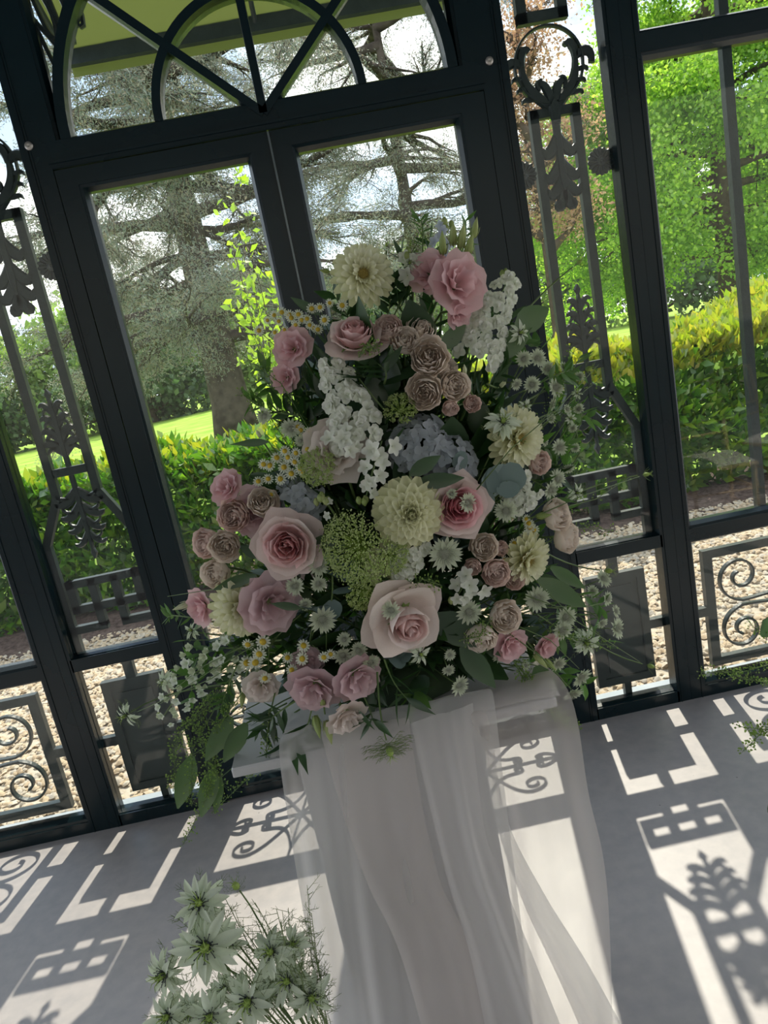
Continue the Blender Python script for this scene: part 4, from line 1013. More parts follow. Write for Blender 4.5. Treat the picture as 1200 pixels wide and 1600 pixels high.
NP = [flat_petal(0.50, 0.14+0.04*(k % 2), [0.18, 0.5, 1.0, 0.95, 0.6, 0.03], [0.8+0.15*k, 1.35+0.13*k, 1.65+0.24*k], 0.45, P_['nig'], nv=7, ns=5, r0=0.03) for k in range(4)]
def nig_center():
    b = MB(); b.lathe([(0.02, -0.02), (0.06, 0.0), (0.065, 0.10), (0.04, 0.18), (0.01, 0.2)], 8)
    for k in range(6):
        a = k*PI/3; b.tube([(0.03*math.cos(a), 0.03*math.sin(a), 0.15), (0.09*math.cos(a), 0.09*math.sin(a), 0.28), (0.18*math.cos(a+.4), 0.18*math.sin(a+.4), 0.33)], [0.014, 0.010, 0.004], 4)
    d = MB()
    for k in range(26):
        a = k*2.4; r_ = 0.09+0.05*(k % 3); d.tube([(0.04*math.cos(a), 0.04*math.sin(a), 0.02), (r_*math.cos(a), r_*math.sin(a), 0.12)], 0.007, 3); d.lathe([(0.004, -0.01), (0.013, 0), (0.004, 0.012)], 4, (r_*math.cos(a), r_*math.sin(a), 0.125))
    d.lathe([(0.10, -0.01), (0.08, 0.02), (0.02, 0.03)], 10)
    return b.mesh('green_horns', M['horn']), d.mesh('dark_eye', M['dark'])
NIGC = nig_center()
def thread_mesh(seed, n=7, L=0.65, spread=1.35, up=0.0):
    """filigree of forked green threads around the flower"""
    rr = random.Random(seed); b = MB()
    for k in range(n):
        a = 2*PI*k/n+rr.gauss(0, .15)
        def p_(t, da=0, dl=0): 
            an = spread*(0.9+0.35*math.sin(t*2.2)) if True else 0
            return Vector((math.cos(a+da*t)*math.sin(an)*L*t, math.sin(a+da*t)*math.sin(an)*L*t, math.cos(an)*L*t-0.05+up*t*t))
        main = [p_(t/5) for t in range(6)]; b.tube(main, [0.009, 0.008, 0.007, 0.006, 0.005, 0.003], 3, cap=False)
        for i in range(2, 6):
            for s in (-1, 1):
                q = main[i-1]; d = (main[i]-main[i-1]).normalized(); sd = Vector((-math.sin(a), math.cos(a), 0))*s
                e = q+(d*0.7+sd*0.8+Vector((0, 0, rr.uniform(.0, .5)))).normalized()*L*0.30*(1.2-i*0.13); b.tube([q, q.lerp(e, .5)+Vector((0, 0, .01)), e], [0.006, 0.005, 0.003], 3, cap=False)
                e2 = q.lerp(e, .5)+(d+sd*0.1+Vector((0, 0, rr.uniform(.1, .6)))).normalized()*L*0.14; b.tube([q.lerp(e, .5), e2], [0.004, 0.002], 3, cap=False)
    return b.mesh('thread_bracts', M['thread'])
THR = [thread_mesh(s) for s in range(3)]; THR_UP = thread_mesh(9, 8, 0.75, 0.75, 0.15)
def nigella(label, pos, D, face=None, group=None, hub=None, n=9, thr=True):
    o = place('nigella', label, 'flower', pos, face, None, group, hub, stemr=0.0013)
    rr = random.Random(int(abs(pos[0]*1e4)+abs(pos[2])*1e4))
    n = int(n*2.1)
    for k in range(n):
        link('petal', NP[(k*3) % 4], o, (0, 0, -0.08*D*(k % 2)), (rr.gauss(0, .14), rr.gauss(0, .2), 2*PI*k/n+rr.gauss(0, .12)), D*rr.uniform(.78, 1.12))
    link('green_horns', NIGC[0], o, scale=D); link('dark_eye', NIGC[1], o, scale=D)
    if thr: link('thread_bracts', rr.choice(THR), o, (0, 0, -0.02*D), (0, 0, rr.uniform(0, 6)), D)
    return o
def pod_mesh():
    b = MB(); n = 10; prof = [(0.02, 0), (0.10, 0.04), (0.17, 0.16), (0.18, 0.30), (0.14, 0.44), (0.06, 0.52), (0.01, 0.54)]
    vs = []
    for r_, z in prof:
        for j in range(20): a = 2*PI*j/20; q = r_*(1-0.12*(math.cos(a*5) < -0.4)); vs.append((q*math.cos(a), q*math.sin(a), z))
    b.add(vs, [(i*20+j, i*20+(j+1) % 20, (i+1)*20+(j+1) % 20, (i+1)*20+j) for i in range(6) for j in range(20)])
    for k in range(5):
        a = 2*PI*k/5; b.tube([(0.03*math.cos(a), 0.03*math.sin(a), 0.50), (0.14*math.cos(a), 0.14*math.sin(a), 0.68), (0.34*math.cos(a+.2), 0.34*math.sin(a+.2), 0.82)], [0.022, 0.014, 0.005], 4)
    return b.mesh('seed_pod', M['horn'])
POD = pod_mesh()
def pod(label, pos, D, face, hub, group=None, thr=True):
    o = place('nigella_pod', label, 'seed pod', pos, face, None, group, hub, stemr=0.0013)
    link('seed_pod', POD, o, scale=D)
    if thr: link('thread_bracts', THR_UP, o, (0, 0, -0.05*D), None, D*1.1)
    return o

def cham_head():
    b = MB(); o = flat_petal(0.30, 0.13, [0.6, 1, 1, 0.6], [1.35, 1.55, 1.75], 0.2, nv=4, ns=3, r0=0.17)
    b.cur = 0; ring(o, b, 13, 0, 0.05)
    nb = len(b.f); b.cur = 1
    vs0 = MB(); vs0.lathe([(0.05, -0.06), (0.20, -0.02), (0.21, 0.06), (0.14, 0.16), (0.02, 0.20)], 10)
    b.v, base = b.v, len(b.v); b.v += vs0.v; b.f += [tuple(base+i for i in f) for f in vs0.f]; b.mi = [0]*nb+[1]*len(vs0.f)
    return b.mesh('flower_head', [P_['white'], M['yellow']])
CHAM = cham_head()
def chamomile(label, heads, root, D=0.017, group=None):
    D *= 1.12
    """one sprig: a stem that forks to several daisy heads"""
    r = Vector(root); o = empty('chamomile_sprig', r, label, 'flower', group); b = MB()
    c = sum((Vector(h) for h in heads), Vector())/len(heads); fork = r.lerp(c, 0.55)+Vector((0, 0.02, -0.01))
    b.tube([(0, 0, 0), (fork-r)*0.5+Vector((0, .004, 0)), fork-r], [0.0016, 0.0013, 0.001], 4)
    for h in heads:
        h = Vector(h); q = fork.lerp(h, 0.5)+Vector((0, 0.008, -0.008)); b.tube([fork-r, q-r, h-r], [0.0009, 0.0008, 0.0007], 3, cap=False)
        f = (Vector((random.gauss(0, .35), -1, random.gauss(0.25, .35)))).normalized()
        l = link('flower_head', CHAM, o, h-r, None, D*random.uniform(.85, 1.12)); l.rotation_euler = f.to_track_quat('Z', 'Y').to_euler()
    b.build('stem', M['stem'], o, smooth=True); return o

def floret_mesh(n, L, W, alpha, mat, notch=0.0, eye=None):
    b = MB(); o = flat_petal(L, W, [0.3, 0.8, 1.0, 0.8, 0.35], alpha, 0.25, nv=5, ns=5, r0=0.02, notch=notch); ring(o, b, n, 0, 0.08)
    return b.mesh('floret', mat)
def double_floret(seed):
    rr = random.Random(seed); b = MB(); o = flat_petal(0.46, 0.46, [0.3, 0.8, 1.0, 0.85, 0.4], [0.8, 1.2, 1.7], 0.3, nv=5, ns=5, r0=0.02); ring(o, b, 5, 0, 0.15, 0, rr)
    o = flat_petal(0.34, 0.34, [0.3, 0.8, 1.0, 0.85, 0.4], [0.3, 0.8, 1.3], 0.35, nv=5, ns=5, r0=0.02); ring(o, b, 4, 0.6, 0.3, 0.04, rr)
    return b.mesh('floret', P_['white'])
F_STOCK = [double_floret(k) for k in range(3)]
F_BELL = [floret_mesh(5, 0.44, 0.34, [0.25, 0.6, 1.3], P_['nig']), floret_mesh(5, 0.40, 0.30, [0.1, 0.4, 1.0], P_['astr'])]
F_DELPH = floret_mesh(5, 0.46, 0.34, [0.5, 1.1, 1.5], P_['white']); F_BLUE = floret_mesh(5, 0.46, 0.32, [0.5, 1.1, 1.5], P_['bluish'])
F_HYD = floret_mesh(4, 0.46, 0.48, [1.2, 1.4, 1.5], P_['hyd'])
def spike(name, label, p0, p1, fm, n, D, width, face=(0, 0.1), group=None, buds=3):
    """flower spike from p0 (low) to p1 (tip) set with florets"""
    if name == 'stock': n = int(n*1.1)
    a, c = Vector(p0), Vector(p1); o = empty(name, a, label, 'flower', group); b = MB()
    hub = hub_for(a); b.tube([hub-a, Vector((0, .02, 0)), (c-a)*0.5+Vector((0, .015, 0)), c-a], [0.0028, 0.0026, 0.002, 0.0012], 5); b.build('stem', M['stem'], o, smooth=True)
    ax = (c-a).normalized(); sd = ax.cross(Vector((0, 1, 0))).normalized()
    for k in range(n):
        t = (k+0.5)/n; w = width*(1-0.55*t); an = k*2.4; off = sd*math.cos(an)*w+Vector((0, -1, 0))*(0.35+0.5*abs(math.sin(an)))*w*0.8+Vector((0, 0, random.uniform(-.3, .3)*w))
        p = a.lerp(c, t)+off; f = (off.normalized()*0.9+Vector((face[0], -0.8, face[1]+0.2))).normalized()
        l = link('floret', random.choice(fm) if isinstance(fm, list) else fm, o, p-a, None, D*(1-0.3*t)*random.uniform(.85, 1.15)); l.rotation_euler = (f.to_track_quat('Z', 'Y').to_matrix() @ Matrix.Rotation(random.uniform(0, 6), 3, 'Z')).to_euler()
    for k in range(buds):
        p = c+Vector((random.gauss(0, .006), random.gauss(-.004, .004), random.uniform(-.01, .008)))
        bb = MB(); bb.lathe([(0.001, -0.006), (0.0045, -0.002), (0.005, 0.003), (0.002, 0.008)], 6); l = bb.build('green_bud', M['bud'], o, smooth=True); l.location = p-a
    return o
def hydrangea(label, pos, R_, n=40):
    o = place('hydrangea', label, 'flower', pos, None, 0, stemr=0.003)
    for k in range(n):
        z = 1-(k+.5)/n*1.1; r_ = math.sqrt(max(0, 1-z*z)); a = k*2.4; d = Vector((r_*math.cos(a), r_*math.sin(a), z))
        l = link('floret', F_HYD, o, d*R_*random.uniform(.92, 1.05), None, 0.030*random.uniform(.85, 1.15)); l.rotation_euler = ((d+Vector((random.gauss(0, .25), random.gauss(0, .25), .2))).to_track_quat('Z', 'Y').to_matrix() @ Matrix.Rotation(random.uniform(0, 6), 3, 'Z')).to_euler()
    return o
def umbel(label, pos, R_, face, n=22):
    """domed green umbel: rays, each ending in a little tuft"""
    o = place('green_umbel', label, 'flower', pos, face, 0, stemr=0.002)
    b = MB(); pts = []
    for k in range(n*2):
        r_ = math.sqrt((k+.5)/(n*2)); a = k*2.4; th = r_*1.35; d = Vector((math.sin(th)*math.cos(a), math.sin(th)*math.sin(a), math.cos(th)*0.8-0.1)); e = d*R_
        b.tube([(0, 0, -0.35*R_), e*0.45+Vector((0, 0, -0.1*R_)), e], [0.0009, 0.0007, 0.0006], 3, cap=False); pts.append((e, d))
    b.build('rays', M['horn'], o)
    V = []
    for e, d in pts:
        for q in range(26):
            c = e+Vector((random.gauss(0, 1), random.gauss(0, 1), random.gauss(0, .7)))*R_*0.085
            s = 0.0013*random.uniform(.7, 1.4); V += [c+Vector((s, 0, 0)), c+Vector((0, s, 0)), c+Vector((-s, 0, s*.4)), c+Vector((0, -s, s*.4))]
            V += [c+Vector((0, s, 0)), c+Vector((0, 0, s)), c+Vector((0, -s, 0)), c+Vector((0, 0, -s))]
    l = link('tiny_florets', np_mesh('tiny_florets', np.array([tuple(v) for v in V]), 4, M['ammi']), o); l['kind'] = 'stuff'
    return o
def bud_mesh(mat, L=1.0):
    b = MB(); b.lathe([(0.04, 0), (0.13, 0.12), (0.17, 0.32), (0.14, 0.6), (0.06, 0.85), (0.01, 1.0)], 8)
    for k in range(4):
        a = k*PI/2+.3; b.tube([(0.1*math.cos(a), 0.1*math.sin(a), 0.0), (0.2*math.cos(a), 0.2*math.sin(a), 0.3), (0.22*math.cos(a), 0.22*math.sin(a), 0.55)], [0.03, 0.02, 0.006], 4)
    return b.mesh('bud', mat)
BUD, BUDP = bud_mesh(M['bud']), bud_mesh(M['palebud'])
def bud(label, pos, L, face, hub=None, pale=False, group=None):
    o = place('flower_bud', label, 'flower bud', pos, face, None, group, hub, stemr=0.0014)
    link('bud', BUDP if pale else BUD, o, scale=L); return o

# ---- foliage ---------------------------------------------------------
def leafm(L, W, prof, mat, bend=0.5, fold=0.3):
    b = flat_petal(L, W, prof, [0.0, bend*0.6, bend], -fold, nv=6, ns=3); return b.mesh('leaf', mat)
LF = {
 'lance': leafm(0.055, 0.013, [0.15, 0.8, 1, 0.75, 0.35, 0.03], M['darkleaf'], 0.6),
 'ruscus': leafm(0.042, 0.017, [0.15, 0.85, 1, 0.8, 0.4, 0.03], M['darkleaf'], 0.4),
 'mid': leafm(0.038, 0.015, [0.15, 0.85, 1, 0.8, 0.4, 0.03], M['midleaf'], 0.6),
 'euc': leafm(0.034, 0.034, [0.3, 0.85, 1, 0.97, 0.75, 0.3], M['euc'], 0.25, 0.12),
 'big': leafm(0.085, 0.048, [0.25, 0.8, 1, 0.9, 0.6, 0.08], M['bigleaf'], 0.5, 0.2),
 'backleaf': leafm(0.09, 0.06, [0.25, 0.8, 1, 0.9, 0.6, 0.08], M['darkleaf'], 0.4, 0.2),
 'bigdark': leafm(0.075, 0.036, [0.2, 0.8, 1, 0.9, 0.55, 0.05], M['darkleaf'], 0.5, 0.25),
 'tiny': leafm(0.016, 0.004, [0.3, 1, 0.8, 0.05], M['midleaf'], 0.4),
}
def sprig(kind, label, p0, p1, n=8, size=1.0, group=None, name='leaf_sprig', bow=0.02, sr=0.0014):
    a, c = Vector(p0), Vector(p1); o = empty(name, a, label, 'foliage', group); ax = c-a; L = ax.length; axn = ax.normalized()
    bw = Vector((random.gauss(0, 1), random.gauss(0, .6), random.gauss(0, 1)))*bow
    def P(t): return ax*t+bw*math.sin(PI*t)
    b = MB(); b.tube([P(i/6) for i in range(7)], [sr*(1.4-0.9*i/6) for i in range(7)], 4); b.build('stem', M['stem'], o)
    for k in range(n):
        t = 0.18+0.82*(k+1)/n; p = P(t); s = 1 if k % 2 else -1
        sd = axn.cross(Vector((random.gauss(0, .35), -1, random.gauss(0, .35)))).normalized()*s
        d = (axn*(0.75 if k < n-1 else 2.5)+sd*0.85+Vector((0, random.gauss(-.15, .25), random.gauss(0, .15)))).normalized()
        qt = d.to_track_quat('Z', 'Y').to_matrix() @ Matrix.Rotation(random.uniform(-1.0, 1.0)+(PI if random.random() < .5 else 0), 3, 'Z')
        l = link('leaf', LF[kind], o, p, None, size*random.uniform(.8, 1.15)); l.rotation_euler = qt.to_euler()
    return o
def single_leaf(kind, label, p0, p1, width=1.0, roll=0.0, group=None):
    """one large leaf whose blade runs from p0 to p1"""
    a, c = Vector(p0), Vector(p1); L = (c-a).length; base = {'big': 0.085, 'bigdark': 0.075, 'euc': 0.034, 'lance': 0.055}[kind]
    o = empty('broad_leaf', a, label, 'leaf', group)
    l = link('blade', LF[kind], o, (0, 0, 0), None, (L/base*width, L/base, L/base)); d = (c-a).normalized()
    y = Vector((0, -1, 0)); y = (y-d*y.dot(d)).normalized(); x = y.cross(d)
    l.rotation_euler = (Matrix((x, y, d)).transposed() @ Matrix.Rotation(roll, 3, 'Z')).to_euler()
    b = MB(); h = hub_for(a); b.tube([(0, 0, 0), (h-a)*0.5+Vector((0, .01, 0)), h-a], [0.001, 0.0014, 0.0018], 4); b.build('stem', M['stem'], o); return o
def seedsprig(label, pts, n=60, group=None, r=0.0045, name='seed_grass'):
    n = int(n*1.35); r *= 1.3
    """thin arching stem set with tiny round seeds"""
    P0 = Vector(pts[0]); o = empty(name, P0, label, 'foliage', group); q = [Vector(p)-P0 for p in pts]; b = MB(); b.tube(q, [0.0012*(1-0.6*i/(len(q)-1)) for i in range(len(q))], 4); b.build('stem', M['stem'], o)
    V = []; st_ = MB()
    for k in range(n):
        f = (0.15+0.85*k/n)*(len(q)-1); i = min(int(f), len(q)-2); p = q[i].lerp(q[i+1], f-i); d = Vector((random.gauss(0, 1), random.gauss(0, 1), random.gauss(0.3, 1))).normalized(); e = p+d*random.uniform(.006, .014)
        st_.tube([p, e], 0.0003, 3, cap=False); s = r*0.5*random.uniform(.6, 1.1); u = d.orthogonal().normalized(); w = d.cross(u)
        V += [e, e+(d+u).normalized()*s, e+d*s*1.7, e+(d-u).normalized()*s, e, e+(d+w).normalized()*s, e+d*s*1.7, e+(d-w).normalized()*s]
    st_.build('seed_stalks', M['stem'], o)['kind'] = 'stuff'
    l = link('seeds', np_mesh('seeds', np.array([tuple(v) for v in V]), 4, M['seed']), o); l['kind'] = 'stuff'; return o
# ================================================================== BOUQUET
random.seed(42)
b = MB(); b.lathe([(0.10, 0.0), (0.125, 0.012), (0.13, 0.05), (0.115, 0.085), (0.05, 0.10), (0.01, 0.102)], 20)
tag(b.build('foam_bowl', principled('dark_foam', (0.02, 0.04, 0.02), (0.04, 0.07, 0.03), rough=0.9), smooth=True, loc=(0.03, 1.335, 0.842)), 'dark bowl of floral foam hidden under the bouquet', 'bowl')

# --- big roses
bloom('rose_pink', 'rose', 'large pink rose with deep pink heart, left of the green umbel', (-0.122, 1.159, 1.222), 0.098, (-0.12, 0.12), 0.3)
bloom('rose_deep', 'rose', 'deep pink rose right of the full cream dahlia', (0.164, 1.144, 1.230), 0.092, (0.12, 0.05), 1.0)
bloom('rose_blush', 'rose', 'largest blush rose with squared pointed petals, low in the centre', (0.036, 1.115, 1.072), 0.122, (0.25, -0.25), 0.8)
bloom('rose_pink', 'rose', 'pink rose tilted up and back near the top left', (0.054, 1.193, 1.520), 0.084, (0.10, 1.3), 2.0)
# --- lisianthus
for kd, lb, p, D, f in [
 ('lis', 'pink lisianthus with frilled trumpet at the top right of the bouquet', (0.236, 1.229, 1.583), 0.090, (0.45, 0.1)),
 ('lis', 'pink lisianthus seen from the side behind the top buds', (0.207, 1.249, 1.609), 0.066, (-0.5, 0.4)),
 ('lis', 'half-open pink lisianthus hanging under the top trumpet', (0.232, 1.223, 1.541), 0.046, (0.5, -0.4)),
 ('lis_d', 'mauve-pink lisianthus right of the lower left cream dahlia', (-0.185, 1.181, 1.122), 0.092, (0.35, -0.05)),
 ('lis', 'bright pink lisianthus at the far left edge', (-0.307, 1.254, 1.116), 0.062, (-0.9, 0.1)),
 ('lis', 'upright pink lisianthus petals above the left spray roses', (-0.208, 1.227, 1.321), 0.056, (-0.5, 0.7)),
 ('lis_d', 'mauve lisianthus under the low chamomile pair', (-0.133, 1.149, 0.969), 0.080, (-0.25, -0.25)),
 ('lis_d', 'mauve lisianthus below the dark hollow, beside another', (-0.063, 1.135, 0.977), 0.076, (0.35, -0.3)),
 ('lis_p', 'pale cream-pink lisianthus hanging lowest over the tulle', (-0.094, 1.127, 0.914), 0.064, (0.35, -0.6)),
 ('lis_p', 'pale blush lisianthus behind a single chamomile at lower left', (-0.231, 1.186, 0.972), 0.056, (0.0, -0.1)),
 ('lis_p', 'pale taupe lisianthus behind the white delphinium', (-0.014, 1.180, 1.355), 0.094, (0.0, 0.2)),
 ('lis', 'pink lisianthus under the lower right spray rose', (0.217, 1.176, 0.955), 0.058, (0.3, -0.2)),
 ('lis', 'deep pink lisianthus crossed by stems at lower right', (0.294, 1.228, 0.912), 0.050, (0.4, -0.3)),
 ('lis', 'pink lisianthus behind the top left chamomile', (-0.046, 1.237, 1.533), 0.060, (-0.3, 0.3)),
 ('lis', 'small pink lisianthus below the top left chamomile', (-0.069, 1.236, 1.489), 0.046, (-0.4, 0.1)),
 ('lis_d', 'dusky pink lisianthus behind the left spray roses', (-0.172, 1.225, 1.273), 0.080, (0.1, 0.3)),
 ('lis_d', 'small mauve lisianthus behind the lower chamomile', (-0.142, 1.183, 0.994), 0.05, (0.1, 0.3)),
]: bloom(kd, 'lisianthus', lb, p, D, f)
# --- spray roses
for kd, lb, p, D, f in [
 ('spray', 'peach spray rose, largest of the upper cluster', (0.168, 1.176, 1.473), 0.060, (-0.1, 0.2)),
 ('spray', 'pale peach spray rose bud left of the upper cluster', (0.133, 1.189, 1.503), 0.044, (0.0, 0.5)),
 ('spray2', 'pinkish spray rose at the left end of the upper cluster', (0.115, 1.205, 1.525), 0.046, (-0.3, 0.5)),
 ('spray', 'tan spray rose at the top of the upper cluster', (0.162, 1.209, 1.514), 0.046, (0.2, 0.5)),
 ('spray', 'peach spray rose at the lower left of the upper cluster', (0.151, 1.169, 1.425), 0.055, (-0.2, 0.0)),
 ('spray', 'peach spray rose at the lower right of the upper cluster', (0.195, 1.179, 1.422), 0.048, (0.2, 0.1)),
 ('spray', 'small tan spray rose tucked between the upper cluster blooms', (0.187, 1.195, 1.450), 0.038, (0.6, 0.1)),
 ('spray2', 'greyish peach spray rose on top of the left cluster', (-0.204, 1.209, 1.280), 0.052, (-0.2, 0.1)),
 ('spray', 'greyish spray rose right of the top left-cluster bloom', (-0.153, 1.193, 1.289), 0.048, (0.1, 0.4)),
 ('spray2', 'spray rose at the left edge of the left cluster', (-0.261, 1.236, 1.235), 0.050, (-0.6, 0.1)),
 ('spray', 'spray rose in the middle of the left cluster', (-0.234, 1.210, 1.233), 0.052, (0.0, 0.0)),
 ('spray', 'spray rose lowest in the left cluster above the cream dahlia', (-0.259, 1.227, 1.181), 0.050, (-0.4, 0.1)),
 ('spray', 'peach spray rose facing right at the right edge', (0.339, 1.224, 1.154), 0.054, (0.8, 0.3)),
 ('spray', 'deeper peach spray rose below the right edge one', (0.354, 1.235, 1.109), 0.052, (0.9, -0.1)),
 ('spray', 'peach spray rose above the pinkish right pair', (0.197, 1.158, 1.145), 0.046, (0.1, 0.3)),
 ('spray2', 'pinkish peach spray rose above the white delphinium', (0.211, 1.160, 1.100), 0.046, (0.1, 0.0)),
 ('spray2', 'small pink spray rosebud left of the pinkish one', (0.178, 1.153, 1.119), 0.028, (-0.4, 0.0)),
 ('spray2', 'tiny dark peach spray rosebud beside the chamomile', (0.229, 1.179, 1.129), 0.026, (0.4, 0.3)),
 ('spray', 'pale cupped spray rose at lower right', (0.211, 1.161, 1.016), 0.054, (0.2, 0.1)),
 ('spray', 'tan spray rose left of the pale cupped one', (0.168, 1.156, 0.997), 0.052, (-0.1, -0.4)),
 ('spray2', 'small coral rosebud under the open right dahlia', (0.248, 1.190, 1.065), 0.034, (0.1, 0.2)),
 ('spray2', 'coral spray rose between dahlia and white stock at right', (0.329, 1.227, 1.259), 0.040, (0.3, 0.0)),
 ('spray2', 'coral rosebud below the upper cluster, left of two', (0.187, 1.170, 1.394), 0.026, (-0.1, -0.4)),
 ('spray2', 'coral rosebud below the upper cluster, right of two', (0.223, 1.180, 1.387), 0.028, (0.1, 0.2)),
]: bloom(kd, 'spray_rose', lb, p, D, f)
# --- dahlias
bloom('dahlia_full', 'dahlia', 'full creamy dahlia with spoon petals in the centre', (0.081, 1.119, 1.242), 0.110, (0.05, 0.05))
for lb, p, D, f in [
 ('open cream dahlia at the top of the bouquet', (0.089, 1.235, 1.627), 0.096, (0.1, 0.2)),
 ('open cream dahlia at the upper right, half hidden by nigella', (0.290, 1.196, 1.315), 0.102, (0.45, -0.1)),
 ('open cream dahlia at the lower left, facing right', (-0.234, 1.195, 1.121), 0.100, (0.35, 0.05)),
 ('open cream dahlia at the right below the chamomile', (0.275, 1.195, 1.098), 0.092, (0.45, -0.3)),
 ('open cream dahlia hidden behind the full one', (0.038, 1.160, 1.150), 0.090, (-0.1, -0.3)),
]: bloom('dahlia_open', 'dahlia', lb, p, D, f)
# --- hydrangeas, stock, delphinium
hydrangea('pale blue hydrangea head behind the white delphinium', (0.127, 1.204, 1.329), 0.054, 54)
hydrangea('pale blue hydrangea right of the centre, under dark leaves', (0.172, 1.198, 1.296), 0.045, 36)
hydrangea('small blue hydrangea head above the large pink rose', (-0.092, 1.207, 1.277), 0.040, 34)
spike('stock', 'white stock spike standing at the upper right', (0.252, 1.225, 1.459), (0.350, 1.290, 1.585), F_STOCK, 30, 0.032, 0.034)
spike('stock', 'second white stock spike beside the pink trumpet', (0.251, 1.240, 1.481), (0.279, 1.261, 1.554), F_STOCK, 16, 0.032, 0.030, buds=0)
spike('stock', 'white stock spike at the upper left under the pink rose', (0.028, 1.159, 1.376), (0.011, 1.191, 1.500), F_STOCK, 28, 0.036, 0.036, buds=0)
spike('stock', 'white stock hanging right of the eucalyptus', (0.279, 1.203, 1.246), (0.286, 1.198, 1.187), F_STOCK, 14, 0.032, 0.024, buds=0)
spike('stock', 'white stock below the full cream dahlia', (0.075, 1.136, 1.183), (0.044, 1.130, 1.129), F_STOCK, 16, 0.032, 0.026, buds=0)
spike('bell_flower', 'white green-eyed bell flowers at the lower left edge', (-0.313, 1.238, 1.041), (-0.466, 1.334, 0.881), F_BELL, 30, 0.034, 0.040, (-0.4, -0.2), buds=2)
spike('bell_flower', 'white bell flowers above the lower left seed tuft', (-0.253, 1.223, 1.034), (-0.378, 1.292, 0.965), F_BELL, 22, 0.034, 0.040, (-0.3, 0), buds=2)
spike('delphinium', 'white delphinium florets right of the mid chamomile', (-0.007, 1.140, 1.364), (0.017, 1.141, 1.380), F_DELPH, 6, 0.040, 0.026, buds=2)
spike('delphinium', 'white delphinium trailing above the green umbel', (0.063, 1.129, 1.362), (0.020, 1.122, 1.281), F_DELPH, 9, 0.040, 0.018, buds=3)
spike('delphinium', 'white delphinium florets left of the lower right spray rose', (0.175, 1.144, 1.099), (0.135, 1.139, 1.070), F_DELPH, 7, 0.040, 0.020, buds=2)
spike('delphinium', 'pale blue delphinium tip at the very top', (0.215, 1.260, 1.609), (0.255, 1.299, 1.691), F_BLUE, 14, 0.030, 0.022, buds=3)
spike('delphinium', 'white delphinium florets beside the top dahlia', (0.179, 1.247, 1.619), (0.171, 1.257, 1.649), F_DELPH, 4, 0.036, 0.014, buds=2)
spike('delphinium', 'small green-white buds left of the green umbel', (-0.036, 1.135, 1.252), (-0.050, 1.145, 1.286), F_DELPH, 2, 0.022, 0.010, buds=6)
spike('stock', 'white florets trailing at the right over the chamomile', (0.312, 1.208, 1.221), (0.258, 1.177, 1.191), F_STOCK, 10, 0.028, 0.024, buds=1)
# --- green umbels
umbel('large green umbel bending down left of the full dahlia', (-0.010, 1.118, 1.201), 0.062, (-0.75, -0.1), 40)
umbel('small green umbel hooking towards the white stock', (0.041, 1.110, 1.177), 0.030, (0.7, -0.3), 16)
umbel('green umbel beside the mid chamomile', (-0.048, 1.153, 1.339), 0.030, (0.0, 0.1), 18)
umbel('green umbel under the pink rose at the top left', (0.103, 1.156, 1.404), 0.026, (0.0, 0.6), 14)
umbel('small green umbel above the blush rose', (-0.015, 1.117, 1.123), 0.032, (0.2, -0.6), 18)
